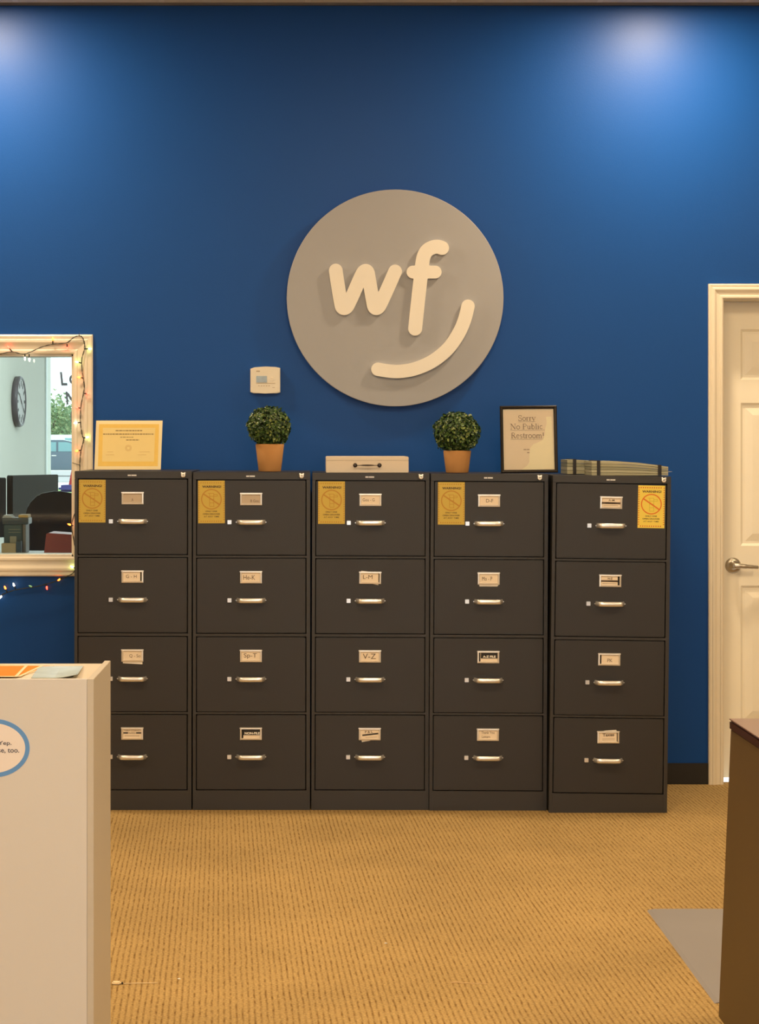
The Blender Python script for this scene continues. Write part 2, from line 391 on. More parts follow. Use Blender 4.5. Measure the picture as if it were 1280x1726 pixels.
# ceiling fixtures (outside the frame, they carry the lamps above)
for i, (x, y) in enumerate(CANS):
    e = tag(empty('downlight', (x, y, ZC)), 'recessed round ceiling downlight washing the blue wall '+('above the interior window' if x < 0 else 'towards the door'), 'ceiling light', 'downlights along the blue wall')
    b = nb(); prof = [(.085, -.0005), (.085, -.006), (.078, -.008), (.072, -.0005)]
    n = 40; rings = [[b.verts.new((r*math.cos(2*PI*k/n), r*math.sin(2*PI*k/n), z)) for k in range(n)] for r, z in prof]
    for A, B in zip(rings, rings[1:]+rings[:1]):
        for k in range(n): b.faces.new((A[k], A[(k+1) % n], B[(k+1) % n], B[k]))
    finish(b, 'trim_ring', M_WHITEPRINT, e)
    b = nb(); lathe(b, [(.070, -.0015), (.070, -.0005)], 32); finish(b, 'lens', mat('lamp_lens', (.9, .85, .75), emit=(1, .8, .55), estr=6, var=.01), e)
for i, (x, y) in enumerate(TROFFERS):
    side = 'left' if x < -1 else ('right' if x > 2 else 'middle'); row = {5.9: 'nearest the blue wall', 2.6: 'between the counter and the viewer', -1.0: 'nearest the rear wall'}[y]
    e = tag(empty('ceiling_light', (x, y, ZC)), 'flat rectangular ceiling light panel in the %s column, %s' % (side, row), 'ceiling light', 'ceiling light panels')
    b = nb()
    for a in ((-.31, -.285, -.61, .61), (.285, .31, -.61, .61), (-.285, .285, -.61, -.585), (-.285, .285, .585, .61)): box(b, a[0], a[1], a[2], a[3], -.012, -.0005)
    finish(b, 'frame', M_WHITEPRINT, e)
    b = nb(); box(b, -.285, .285, -.585, .585, -.008, -.001); finish(b, 'diffuser', mat('lamp_diffuser', (.9, .85, .75), emit=(1, .75, .45), estr=2.0, var=.01), e)

# ------------------------------------------------------------------ round sign
YS = YW-.052        # front of the disc
sg = tag(empty('wall_sign', (X(666.5, YS), YW, Z(502, YS))), 'large round grey logo disc with raised cream letters and smile arc on blue wall', 'sign')
k = YS/F; ox, oz = X(666.5, YS), Z(502, YS)
b = nb(); lathe(b, [(.30, 0), (.30, .024), (183*k-.001, .024), (183*k, .026), (183*k, .042), (183*k-.0015, .0435)], 128, 0, Matrix.Rotation(PI/2, 4, 'X'), smooth=False)
finish(b, 'disc', M_GREYDISC, sg)
def lp(p): return ((470+p[0]/3.2-666.5)*k, -(300+p[1]/3.2-502)*k)
def glyph(name, strokes):
    st = [([lp(p) for p in pts], r/3.2*k) for pts, r in strokes]
    bm = nb()
    for loop in contour(st, .0016):
        sm = loop[::3]; prism(bm, [(p[0], p[1]) for p in sm], -.060, -.0440, smooth=False)
    bmesh.ops.recalc_face_normals(bm, faces=bm.faces)
    return finish(bm, name, M_CREAM, sg)
def cr2(pts, k=6): return [tuple(v)[:2] for v in crom([(p[0], p[1], 0) for p in pts], k)]
glyph('letter_w', [(cr2([(308, 500), (316, 556), (326, 618), (338, 684), (344, 699), (354, 703), (366, 697), (378, 678), (404, 622), (430, 562), (452, 516), (462, 504), (472, 502), (480, 510), (484, 528), (493, 580), (504, 640), (512, 684), (518, 699), (527, 703), (538, 697), (550, 678), (574, 626), (600, 568), (628, 505)]), 37)])
glyph('letter_f', [(cr2([(736, 813), (752, 660), (768, 520), (777, 445), (787, 412), (803, 390), (828, 376), (856, 371), (881, 378)]), 37.5), ([(724, 508), (844, 508)], 34.5)])
sm = [tuple(v)[:2] for v in crom([(535, 1032, 0), (600, 1042, 0), (660, 1043, 0), (740, 1028, 0), (830, 988, 0), (912, 922, 0), (970, 840, 0), (1003, 764, 0), (1021, 692, 0)], 6)]
glyph('smile_arc', [(sm, 36)])

# ------------------------------------------------------------------ thermostat
th = tag(empty('thermostat', (X(447.5, YW), YW, Z(641, YW))), 'small cream wall thermostat with grey display, above the left plant', 'thermostat')
q = YW/F
b = nb(); pts = [(-25*q, -20*q), (-20*q, -22*q), (0, -22.6*q), (20*q, -22*q), (25*q, -20.5*q), (25*q, 20.5*q), (18*q, 22*q), (0, 22.8*q), (-18*q, 21.5*q), (-21*q, 20.5*q), (-25*q, 19*q)]
prism(b, pts, -.026, -.0005); r = bmesh.ops.bevel(b, geom=[e for e in b.edges if all(v.co.y < -.02 for v in e.verts)], offset=.003, segments=2, affect='EDGES')
finish(b, 'cover', mat('thermostat_plastic', (.74, .68, .56), rough=.45, var=.02), th)
b = nb(); box(b, -15*q, 3*q, -.0272, -.0255, -4*q, 7*q, bev=.0006); finish(b, 'display', mat('lcd_grey', (.30, .35, .36), rough=.15, var=.25, vscale=60), th)
b = nb(); prism(b, [(8*q, 3.2*q), (14*q, 3.2*q), (11*q, 6*q)], -.0275, -.0255); prism(b, [(8*q, 1.6*q), (11*q, -1.6*q), (14*q, 1.6*q)], -.0275, -.0255); finish(b, 'button', mat('button_plastic', (.80, .72, .58), rough=.4, var=.03), th)
b = nb(); box(b, -15*q, 17*q, -.0264, -.0255, -5.8*q, -4.8*q); finish(b, 'slot_line', mat('thermostat_print', (.42, .34, .24), rough=.6, var=.1), th); b = nb()
for i in range(5): box(b, (-12+i*4.3)*q, (-9.4+i*4.3)*q, -.0263, -.0255, -10.2*q, -9*q)
box(b, -15*q, -9*q, -.0263, -.0255, 14*q, 16*q); box(b, 12*q, 16*q, -.0263, -.0255, -13*q, -12*q)
finish(b, 'printing', mat('thermostat_print', (.42, .34, .24), rough=.6, var=.1), th)

# ------------------------------------------------------------------ filing cabinets
CW, CH, CDP = .457, 1.321, .62
U = 8.414/F
def u(v): return v*U
def shared(name, fn, mats):
    bm = nb(); fn(bm); bm.normal_update(); me = bpy.data.meshes.new(name); bm.to_mesh(me); bm.free()
    for m in mats: me.materials.append(m)
    return me
DR = [(14, 140), (146, 272), (279, 404.5), (410.5, 536)]     # top and bottom of each drawer, from the cabinet top
def body(bm):
    W = CW
    box(bm, .001, W-.001, .024, CDP, .0, CH-.001, 0)
    box(bm, 0, W, 0, .024, CH-u(12.5), CH, 0, bev=.0015)             # top rail
    box(bm, 0, u(5.2), .0005, .024, 0, CH-u(12.6), 0); box(bm, W-u(6.2), W, .0005, .024, 0, CH-u(12.6), 0)
    box(bm, u(5.2), W-u(6.2), .0002, .024, 0, CH-u(538), 0, bev=.001)
    for (a, c), (d, e) in zip(DR, DR[1:]): box(bm, u(5.2), W-u(6.2), .0005, .024, CH-u(d)+u(1.3), CH-u(c)-u(1.4), 0)
    box(bm, u(5.2), W-u(6.2), .0235, .0238, .05, CH-.02, 1)
ME_BODY = shared('body', body, [M_CABFRAME, M_DARK])
FX0, FX1 = u(6.8), CW-u(8.0)
def face(bm):
    h = u(126); box(bm, 0, FX1-FX0, -.0035, .020, -h, 0, 0, bev=.0022)
ME_FACE = shared('drawer', face, [M_CAB])
def handle(bm):
    prof = [(-.0095, -.002), (-.0075, -.0055), (0, -.0068), (.0075, -.0055), (.0095, -.002), (.0085, .001), (-.0085, .001)]
    path = crom([(-.0505, -.001, 0), (-.048, -.010, 0), (-.043, -.021, 0), (-.036, -.027, 0), (0, -.0285, 0), (.036, -.027, 0), (.043, -.021, 0), (.048, -.010, 0), (.0505, -.001, 0)], 4)
    rings = []; n = len(path)
    for i, p in enumerate(path):
        d = (path[min(i+1, n-1)]-path[max(i-1, 0)]).normalized(); nrm = Vector((d.y, -d.x, 0)) * -1
        if nrm.y > 0 and abs(d.x) > .3: nrm = -nrm
        if abs(d.x) <= .3: nrm = Vector((-1 if p.x < 0 else 1, 0, 0))
        rings.append([bm.verts.new(p + Vector((0, 0, a)) - nrm*c*1.0) for a, c in prof])
    for A, B in zip(rings, rings[1:]):
        for k in range(len(prof)):
            f = bm.faces.new((A[k], A[(k+1) % len(prof)], B[(k+1) % len(prof)], B[k])); f.smooth = True
    bm.faces.new(rings[0]); bm.faces.new(rings[-1][::-1])
    bmesh.ops.recalc_face_normals(bm, faces=bm.faces)
    for sx in (-1, 1): lathe(bm, [(.0022, 0), (.0018, .0008)], 10, 0, Matrix.Translation((sx*.058, -.0035, 0)) @ Matrix.Rotation(PI/2, 4, 'X'))
ME_HANDLE = shared('handle', handle, [M_CHROME])
def latch(bm): box(bm, -u(3.3), u(3.3), -.014, -.0030, -u(3.4), u(3.4), 0, bev=.0008)
ME_LATCH = shared('latch', latch, [M_CHROME])
HW, HH = u(37)/2, u(21)/2
def holder(bm):
    rings = []
    for t, d in ((0, 0.0), (0, .0035), (.001, .0055), (.0055, .0062), (.0068, .0050), (.0070, .0010)):
        rings.append([bm.verts.new((sx*(HW-t), -.0035-d, sz*(HH-t))) for sx, sz in ((-1, -1), (1, -1), (1, 1), (-1, 1))])
    for A, B in zip(rings, rings[1:]):
        for k in range(4): bm.faces.new((A[k], A[(k+1) % 4], B[(k+1) % 4], B[k]))
    bmesh.ops.recalc_face_normals(bm, faces=bm.faces)
    box(bm, -HW-.0015, HW+.0015, -.0100, -.0070, HH-.0045, HH-.0005, bev=.0008)
ME_HOLDER = shared('label_holder', holder, [M_BRIGHT])
def lock(bm):
    lathe(bm, [(u(4), 0), (u(4), .008), (u(3.3), .010), (u(1.1), .010), (u(1.0), .006)], 24, 0, Matrix.Rotation(PI/2, 4, 'X'))
    for sx in (-1, 1): lathe(bm, [(u(1.5), 0), (u(1.5), .006), (u(1), .008)], 12, 0, Matrix.Translation((sx*u(2.8), 0, u(3.6))) @ Matrix.Rotation(PI/2, 4, 'X'))
    box(bm, -u(.35), u(.35), -.0102, -.0095, -u(3), u(.8), 1)
ME_LOCK = shared('lock', lock, [M_BRIGHT, M_DARK])
def nameplate(bm):
    box(bm, -u(7.5), u(7.5), -.0008, .0002, -u(1.3), u(1.3), 0)
    for i in range(9):
        if i in (3,): continue
        box(bm, u(-7.0+i*1.6), u(-6.0+i*1.6), -.0012, -.0006, -u(.9), u(.9), 1)
ME_PLATE = shared('nameplate', nameplate, [mat('plate_grey', (.35, .34, .33), rough=.4, metal=.5, var=.05), mat('plate_white', (.95, .93, .9), rough=.3, var=.02)])

def warning(bm):
    """45 x 72 px card, origin at its upper left, y=0 back; materials: 0 yellow, 1 ring, 2 ink, 3 faint drawing, 4 edge dashes"""
    W, Hh = u(45), u(72); y = -.0006
    box(bm, 0, W, y, 0, -Hh, 0, 0)
    e = .0002
    for i in range(17):
        for x0 in (u(.5), W-u(2.4)): 
            z = -u(3.5)-i*u(3.85); prism(bm, [(x0, z-u(1.7)), (x0+u(1.9), z-u(1.2)), (x0+u(1.9), z+u(.3)), (x0, z)], y-e, y, 4)
    for i in range(10):
        for z in (-u(3.6), -u(68.6)):
            x = u(4.5)+i*u(3.7); prism(bm, [(x-u(.6), z-u(1.1)), (x+u(1.2), z-u(1.1)), (x+u(1.5), z+u(.8)), (x-u(.3), z+u(.8))], y-e, y, 4)
    text(bm, 'WARNING!', u(7), W-u(6), -u(12.3), -u(8.3), y, e*1.5, 2, bold=.035)
    text(bm, 'ONLY ONE', u(12.5), W-u(13), -u(53), -u(50.6), y, e*1.5, 2, bold=.02)
    text(bm, 'OPEN DRAWER', u(8), W-u(8), -u(57.6), -u(55.2), y, e*1.5, 2, bold=.02)
    text(bm, 'AT ANY TIME', u(9.5), W-u(9.5), -u(62), -u(59.6), y, e*1.5, 2, bold=.006)
    cx, cz, R, r = u(22.5), -u(31.5), u(17.4), u(15.6); n = 48
    A = [bm.verts.new((cx+R*math.cos(2*PI*i/n), y-e*2, cz+R*math.sin(2*PI*i/n))) for i in range(n)]
    B = [bm.verts.new((cx+r*math.cos(2*PI*i/n), y-e*2, cz+r*math.sin(2*PI*i/n))) for i in range(n)]
    for i in range(n): f = bm.faces.new((A[i], A[(i+1) % n], B[(i+1) % n], B[i])); f.material_index = 1
    a = math.radians(-34); d = Vector((math.cos(a), 0, math.sin(a))); p = Vector((-d.z, 0, d.x))*u(1.1); c = Vector((cx, y-e*2, cz))
    f = quad(bm, [c-d*r-p, c+d*r-p, c+d*r+p, c-d*r+p], 1)
    # little outlined cabinet tipping over with an open drawer
    def ln(x0, z0, x1, z1, w=.45):
        a_ = Vector((cx+u(x0), y-e, cz+u(z0))); b_ = Vector((cx+u(x1), y-e, cz+u(z1))); dd = (b_-a_).normalized(); pp = Vector((-dd.z, 0, dd.x))*u(w)
        quad(bm, [a_-pp, b_-pp, b_+pp, a_+pp], 3)
    for l in ((-6, 10, 4, 10), (4, 10, 4, 5), (4, 5, 10, 5), (-3, 5, 4, 5), (-3, 10, -3, -12), (4, 5, 4, -12), (-3, -12, 5, -12), (-3, 0, 4, 0), (-3, -6, 4, -6), (10, 5, 10, 8), (4, 8, 10, 8)): ln(*l)
F_Y, F_R, F_D = (.55, .34, .045), (.44, .22, .03), (.44, .25, .035)
ME_WARN_OLD = shared('warning_sticker', warning, [mat('faded_yellow_card', (.56, .41, .07), rough=.55, var=.05, vscale=15), mat('faded_ring', (.46, .235, .03), rough=.6, var=.05), mat('card_ink', (.05, .03, .015), rough=.6, var=.1), mat('faded_drawing', (.46, .26, .035), rough=.6, var=.05), mat('faded_dash', (.44, .24, .03), rough=.6, var=.05)])
ME_WARN_NEW = shared('warning_sticker', warning, [mat('bright_yellow_card', (.82, .64, .09), rough=.5, var=.04, vscale=15), mat('orange_ring', (.70, .16, .01), rough=.5, var=.05), MATS['card_ink'], mat('olive_drawing', (.62, .50, .04), rough=.5, var=.05), mat('red_dash', (.55, .10, .01), rough=.5, var=.05)])

def card_mesh(spec):
    """spec: dict(base, items=[('t',text,x0,x1,z0,z1,mi)...,('b',x0,x1,z0,z1,mi,rot)], gap) coordinates in px from the holder centre"""
    bm = nb(); y = -.0042
    x0, x1 = -15.6+spec.get('gl', 0), 15.6-spec.get('gr', 0); zt = 8.4-spec.get('gt', 0)
    box(bm, -u(15.6), u(15.6), -.0040, -.0036, -u(8.4), u(8.4), 3)
    box(bm, u(x0), u(x1), y-.0003, -.0040, -u(8.4), u(zt), 0)
    for it in spec['items']:
        if it[0] == 't': text(bm, it[1], u(it[2]), u(it[3]), u(it[4]), u(it[5]), y-.0003, .0003, it[6], bold=it[7] if len(it) > 7 else 0, rot=it[8] if len(it) > 8 else 0)
        else:
            cx, cz = (it[1]+it[2])/2, (it[3]+it[4])/2; M = Matrix.Translation((u(cx), 0, u(cz))) @ Matrix.Rotation(-it[6] if len(it) > 6 else 0, 4, 'Y')
            box(bm, u(it[1]-cx), u(it[2]-cx), y-.0005, y-.0002, u(it[3]-cz), u(it[4]-cz), it[5], M=M)
    for p in spec.get('paper', []):
        prism(bm, [(u(a), u(c)) for a, c in p], -.0045, -.0038, 4)
    bmesh.ops.recalc_face_normals(bm, faces=bm.faces)
    bm.normal_update(); me = bpy.data.meshes.new('name_card'); bm.to_mesh(me); bm.free()
    for m in (M_TANCARD if spec.get('tan') else M_CARD, M_INK, M_INKBLACK, M_DARK, M_WHITEPRINT): me.materials.append(m)
    return me
CARDS = [
 [dict(tan=1, gt=1.2, items=[('t', 'A', -1.8, 1.2, -5, 0, 1)]),
  dict(gr=2.5, items=[('t', 'G - H', -11, 7, -2.5, 3, 1)]),
  dict(paper=[[(-16, -10), (-16, -13), (17, -14.8), (17, -10)]], items=[('t', 'Q - So', -5, 13.6, -4, 2, 1)]),
  dict(items=[('t', 'TERM CORNO', -14, 13.5, 3.4, 6.2, 1), ('b', -15, -7, -.2, 2.2, 2), ('b', 6.5, 15, -.2, 2.2, 2), ('t', 'PAPERS', -6, 5.5, -.6, 2, 1), ('b', -13, 12, -4.2, -3.6, 1)])],
 [dict(tan=1, gt=1.2, items=[('t', 'B Gou', -1, 13, -5.2, -.8, 1)]),
  dict(items=[('t', 'He-K', -13, 7, -4.5, 3.5, 1)]),
  dict(items=[('t', 'Sp-T', -12, 10, -5, 4.5, 1)]),
  dict(gl=3, items=[('b', -12.6, 15.6, -2.5, 8.4, 2), ('t', 'NON-FILE', -10.5, 15, -1.2, 2.8, 4, .04)])],
 [dict(items=[('t', 'Gou - G', -13, 7, -2.5, 2.5, 1)]),
  dict(gr=1.6, paper=[[(-16, 10), (-15, 11.6), (-2, 10.4)], [(2, -10), (14, -10), (14, -12.4)]], items=[('t', 'L-M', -12, 4, -2, 4.6, 1)]),
  dict(items=[('t', 'V-Z', -12, 10, -4.5, 4.5, 1)]),
  dict(paper=[[(-14, -10), (-13, -13.6), (0, -11.5), (3, -10)]], items=[('t', 'P & L', -8, 5, 1.6, 5.6, 1, .02, .08), ('b', -12.5, 14.5, -2, .6, 2, .12), ('b', -7, 12, -5.8, -5.4, 1, .08)])],
 [dict(items=[('t', 'D-F', -5, 7, -3, 2.8, 1)]),
  dict(paper=[[(-16, -10), (-15.5, -13.2), (15, -13.2), (17, -10)]], items=[('t', 'Mo - P', -11, 6, -3.6, 3, 1)]),
  dict(gl=2.5, items=[('b', -12.5, 15.6, -2.5, 8.4, 2), ('t', 'A-Z FILE', -9, 12.5, -1.2, 2.6, 4, .04)]),
  dict(items=[('t', 'Thank You', -11, 11, 1.4, 5.6, 1), ('t', 'Letters', -10, 4, -5.6, -1.4, 1)])],
 [dict(items=[('t', 'A-M', -4.5, 5.5, 2.5, 5.8, 1, .004), ('b', -15.6, 15.6, -2.4, 1, 1), ('b', -10, 8, -1.2, -.2, 0), ('b', -13, 12, -5.2, -4.7, 1)]),
  dict(gr=3, items=[('t', 'N-Z', -4, 4, 2, 5.4, 1, .03), ('b', -15.6, 12.6, -2.2, .8, 1), ('b', -5, 12, -1.0, -.1, 0), ('b', -13, 11, -5.2, -4.7, 1)]),
  dict(gl=2.6, items=[('t', 'PK', -3, 5.5, -4.6, 1.2, 1)]),
  dict(gr=1.4, paper=[[(-12, 10), (-4, 11.2), (13, 12.2), (15, 10)]], items=[('t', 'Taxes', -9.5, 10, 1.4, 6.6, 1, .03, .04), ('b', -10, 11, -2.6, -2.2, 1, .03), ('b', -10, 11, -4.8, -4.4, 1, .03)])]]
# x of the base's left edge, front Y, lean, z scale, x-shift of the hardware in px
CABS = [(125.0, 8.414, 0.0015, 1.0, 0, 'at the left end of the row, partly behind the counter'),
        (325.0, 8.414, 0.0010, .997, 0, 'second from the left, under the thermostat'),
        (525.0, 8.414, 0.0030, .995, 0, 'in the middle, with the cream box on top'),
        (723.8, 8.402, 0.0050, .993, 0, 'carrying a plant and the black framed notice'),
        (925.6, 8.352, 0.0125, .989, 0, 'at the right end, carrying the folder bundles')]
ANCH = []
WARNX = [7.5, 8.5, 10, 12, 142.5]
for ci, (px, yf, lean, zs, hs, where) in enumerate(CABS):
    root = empty('filing_cabinet', (X(px, yf), yf, 0), (0, lean, 0)); root.scale = (1, 1, zs)
    tag(root, 'charcoal four-drawer filing cabinet '+where, 'filing cabinet', 'row of charcoal filing cabinets')
    def add(me, name, parent, loc):
        o = bpy.data.objects.new(name, me); o.location = loc; o.parent = parent; COL.objects.link(o); return o
    add(ME_BODY, 'body', root, (0, 0, 0))
    lx = CW-u(14.5) if ci < 4 else CW-u(12.5)
    add(ME_LOCK, 'lock', root, (lx, 0, CH-u(6.6))); add(ME_PLATE, 'nameplate', root, (u(97), -.0003, CH-u(7)))
    for di, (a, c) in enumerate(DR):
        d = add(ME_FACE, 'drawer', root, (FX0, 0, CH-u(a)-.0))
        hx_ = u(98 if ci < 4 else 97.5)-FX0
        add(ME_HANDLE, 'handle', d, (hx_, -.003, -u(70.5))); add(ME_LATCH, 'latch', d, (hx_-u(36.3), 0, -u(70.5)))
        tilt = [(0, 0, 0, .0), (0, 0, 0, 0), (0, .01, 0, 0), (0, 0, 0, 0), (.012, .005, 0, -.01)][ci][di]
        hl = add(ME_HOLDER, 'label_holder', d, (hx_, 0, -u(31.5))); hl.rotation_euler = (0, tilt, 0)
        cm = add(card_mesh(CARDS[ci][di]), 'name_card', d, (hx_, 0, -u(31.5))); cm.rotation_euler = (0, tilt, 0)
        if CARDS[ci][di].get('gl') and di > 1 and ci != 4: cm['label'] = 'name card with a black strip of white capitals'
        if di == 0:
            wst = add(ME_WARN_NEW if ci == 4 else ME_WARN_OLD, 'warning_sticker', d, (u(WARNX[ci])-FX0, -.0042, -u(.5 if ci < 4 else 1.5)))
            wst.rotation_euler = (0, [.003, -.004, 0, 0, .006][ci], 0)
            if ci == 4: wst['label'] = 'bright yellow warning sticker with orange prohibition ring'
            else: wst['label'] = 'faded mustard warning sticker'
    ANCH.append((root.location.copy(), lean, zs))
def topz(ci, lx): return CH*CABS[ci][3]-lx*math.sin(CABS[ci][2])

# ------------------------------------------------------------------ things on the cabinets
def plant(px, pw_top, pw_bot, ytop, Y, zb, ball, label, seed):
    rnd = random.Random(seed)
    e = tag(empty('potted_plant', (X(px, Y), Y, zb)), label, 'plant', 'topiary plants on the cabinets'); s = Y/F
    hp = (ytop[1]-ytop[0])*s; rt, rb = pw_top/2*s, pw_bot/2*s
    b = nb(); lathe(b, [(rb-.002, 0), (rb, .002), (rb+(rt-rb)*.5, hp*.5), (rt, hp-.003), (rt-.001, hp), (rt-.005, hp-.001), (rt-.007, hp-.02), (0.001, hp-.02)], 48)
    finish(b, 'pot', mat('tan_paper_pot', (.50, .25, .085), rough=.85, bump=.3, bscale=120, var=.08, vscale=12), e)
    b = nb(); lathe(b, [(rt-.012, hp-.019), (rt-.012, hp-.012), (.01, hp-.008)], 24); finish(b, 'moss', mat('dark_moss', (.03, .035, .012), rough=.95, bump=.8, bscale=80, var=.3), e)
    cx, cz, rx, rz = ball; c = Vector(((cx-px)*s, 0, hp+(ytop[0]-cz)*s)); RX, RZ = rx*s, rz*s
    b = nb(); tube(b, [(0, 0, hp-.015), (c.x*.5, 0, hp+.02), (c.x, 0, c.z)], .006, 8, 4)
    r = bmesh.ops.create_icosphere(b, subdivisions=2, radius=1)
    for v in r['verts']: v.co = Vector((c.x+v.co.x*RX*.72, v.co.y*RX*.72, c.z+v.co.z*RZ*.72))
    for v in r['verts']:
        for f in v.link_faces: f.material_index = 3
    N = 2300
    for i in range(N):
        t = rnd.random(); zz = 1-2*(i+.5)/N; ph = i*2.39996+rnd.random()*.5; rr = math.sqrt(1-zz*zz)
        d = Vector((rr*math.cos(ph), rr*math.sin(ph), zz)); k_ = .76+.22*rnd.random()+.05*math.sin(d.x*7+seed)*math.sin(d.z*6+seed*2)*math.cos(d.y*5)
        if rnd.random() < .02: k_ += .07
        p = c+Vector((d.x*RX, d.y*RX, d.z*RZ))*k_
        if p.z < hp-.012: p.z = hp-.012+rnd.random()*.01
        nrm = (d+Vector((rnd.uniform(-1, 1), rnd.uniform(-1, 1), rnd.uniform(-.6, 1)))*.9).normalized()
        tx = nrm.cross(Vector((rnd.uniform(-1, 1), rnd.uniform(-1, 1), rnd.uniform(-1, 1)))).normalized(); ty = nrm.cross(tx)
        L_, W_ = rnd.uniform(.0055, .0085), rnd.uniform(.0035, .0055)
        pts = [p-tx*L_, p-tx*L_*.3+ty*W_+nrm*.0015, p+tx*L_*.55+ty*W_*.8+nrm*.001, p+tx*L_, p+tx*L_*.55-ty*W_*.8+nrm*.001, p-tx*L_*.3-ty*W_+nrm*.0015]
        vv = [b.verts.new(q_) for q_ in pts]; mi = 0 if t < .5 else (1 if t < .86 else 2)
        f = b.faces.new((vv[0], vv[1], vv[2], vv[3])); f.material_index = mi; f = b.faces.new((vv[0], vv[3], vv[4], vv[5])); f.material_index = mi
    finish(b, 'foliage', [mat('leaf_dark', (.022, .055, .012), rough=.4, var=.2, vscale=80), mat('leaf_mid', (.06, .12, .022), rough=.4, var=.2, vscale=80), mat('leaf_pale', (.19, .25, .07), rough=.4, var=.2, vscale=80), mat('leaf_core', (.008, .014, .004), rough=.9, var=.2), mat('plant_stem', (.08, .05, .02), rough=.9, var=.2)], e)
    return e
YP = 8.56
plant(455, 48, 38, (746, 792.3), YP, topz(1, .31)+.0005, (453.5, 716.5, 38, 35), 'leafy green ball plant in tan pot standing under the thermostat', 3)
YP2 = 8.60
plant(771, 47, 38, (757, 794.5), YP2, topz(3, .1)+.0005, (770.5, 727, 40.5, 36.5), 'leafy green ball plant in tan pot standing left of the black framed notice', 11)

# cream box
YB = 8.445; ys = YB/F
bx = tag(empty('storage_box', (X(619.5, YB), YB, topz(2, .22)+.0005)), 'low cream box with dark metal pull on its front, on the middle filing cabinet', 'box')
b = nb(); hw = 69.5*ys
box(b, -hw, hw, 0, .30, 0, 21*ys, bev=.0012); finish(b, 'body', mat('cream_box_board', (.70, .62, .52), rough=.6, var=.03), bx)
b = nb(); prism(b, [(-hw, 21*ys), (hw, 21*ys), (hw, 26*ys), (hw-.004, 27.2*ys), (-hw+.004, 27.2*ys), (-hw, 26*ys)], -.0015, .3015); finish(b, 'lid', mat('cream_box_board', (.70, .62, .52)), bx)
b = nb(); zc = 12.5*ys
for sx in (-1, 1): lathe(b, [(3.6*ys, 0), (3.6*ys, .002), (2*ys, .004), (1.6*ys, .014), (2.2*ys, .017), (1.2*ys, .019)], 16, 0, Matrix.Translation((sx*20.5*ys, -.0002, zc)) @ Matrix.Rotation(PI/2, 4, 'X'))
tube(b, [(-19*ys, -.015, zc), (-12*ys, -.017, zc), (-7*ys, -.018, zc), (0, -.018, zc), (7*ys, -.018, zc), (12*ys, -.017, zc), (19*ys, -.015, zc)], [.0014, .0014, .0028, .0034, .0028, .0014, .0014], 10)
finish(b, 'pull_handle', mat('dark_bronze', (.06, .05, .045), rough=.35, metal=.8, var=.1), bx)

# certificate
YC = 8.60; cs_ = YC/F
ce = tag(empty('certificate', (X(216, YC), YC, topz(0, .2)+.0008), (math.radians(-9), 0, 0)), 'yellow bordered certificate in a clear stand leaning on the left cabinet', 'certificate')
M_ACR = glass_mat('clear_acrylic', (1, 1, .99), .6)
b = nb(); prism(b, [(-57*cs_, 1.2*cs_), (55*cs_, 1.2*cs_), (57.3*cs_, 85*cs_), (-55*cs_, 85*cs_)], 0, .0010, 0)
prism(b, [(-51*cs_, 7*cs_), (50*cs_, 7*cs_), (51.5*cs_, 79*cs_), (-50*cs_, 79*cs_)], -.0002, 0, 1)
prism(b, [(-44*cs_, 15*cs_), (43.5*cs_, 15*cs_), (45*cs_, 72.5*cs_), (-43.5*cs_, 72.5*cs_)], -.0004, 0, 2)
rw = random.Random(2)
for x0, x1, z, hh in ((-22, 23, 67, 1.5), (-43, 43, 61, 1.6), (-14, 8, 56, 1.0), (-4, 18, 51, 1.4)):   # lines of print too small to read
    x = x0
    while x < x1:
        wd = min(rw.uniform(1.6, 5.2), x1-x); prism(b, [(x*cs_, z*cs_), ((x+wd)*cs_, z*cs_), ((x+wd)*cs_, (z+hh)*cs_), (x*cs_, (z+hh)*cs_)], -.0006, -.0003, 3); x += wd+.9
n = 24
for R_, r_ in ((5.4, 4.8), (3.6, 2.8)):
    A = [b.verts.new((R_*cs_*math.cos(2*PI*i/n), -.0006, 38*cs_+R_*cs_*math.sin(2*PI*i/n))) for i in range(n)]; B = [b.verts.new((r_*cs_*math.cos(2*PI*i/n), -.0006, 38*cs_+r_*cs_*math.sin(2*PI*i/n))) for i in range(n)]
    for i in range(n): f = b.faces.new((A[i], A[(i+1) % n], B[(i+1) % n], B[i])); f.material_index = 4
for x0, x1, z in ((-36, -26, 31), (-38, -24, 26), (18, 36, 31), (16, 30, 26)):
    f = prism(b, [(x0*cs_, z*cs_), (x1*cs_, z*cs_), (x1*cs_, (z+.7)*cs_), (x0*cs_, (z+.5)*cs_)], -.0006, -.0003, 4)
finish(b, 'paper', [mat('certificate_margin', (.96, .84, .55), rough=.5, var=.03), mat('certificate_border', (.93, .66, .16), rough=.5, var=.06, vscale=60), mat('certificate_field', (.93, .76, .36), rough=.5, var=.04, vscale=30), mat('certificate_ink', (.22, .14, .06), rough=.6, var=.1), mat('certificate_seal', (.68, .46, .18), rough=.6, var=.1)], ce)
b = nb(); prism(b, [(-57.5*cs_, 0), (55.5*cs_, 0), (57.8*cs_, 86*cs_), (-55.5*cs_, 86*cs_)], -.0040, -.0016, 0)
box(b, -57*cs_, 55*cs_, -.0016, .0016, 0, .0022)
finish(b, 'clear_cover', M_ACR, ce)
b = nb(); box(b, -.05, .05, .0015, .0035, .0, .07, M=Matrix.Translation((0, .0, .0))); box(b, -.05, .05, .0035, .055, .0, .002, M=Matrix.Rotation(math.radians(9), 4, 'X')); finish(b, 'stand_foot', M_ACR, ce)

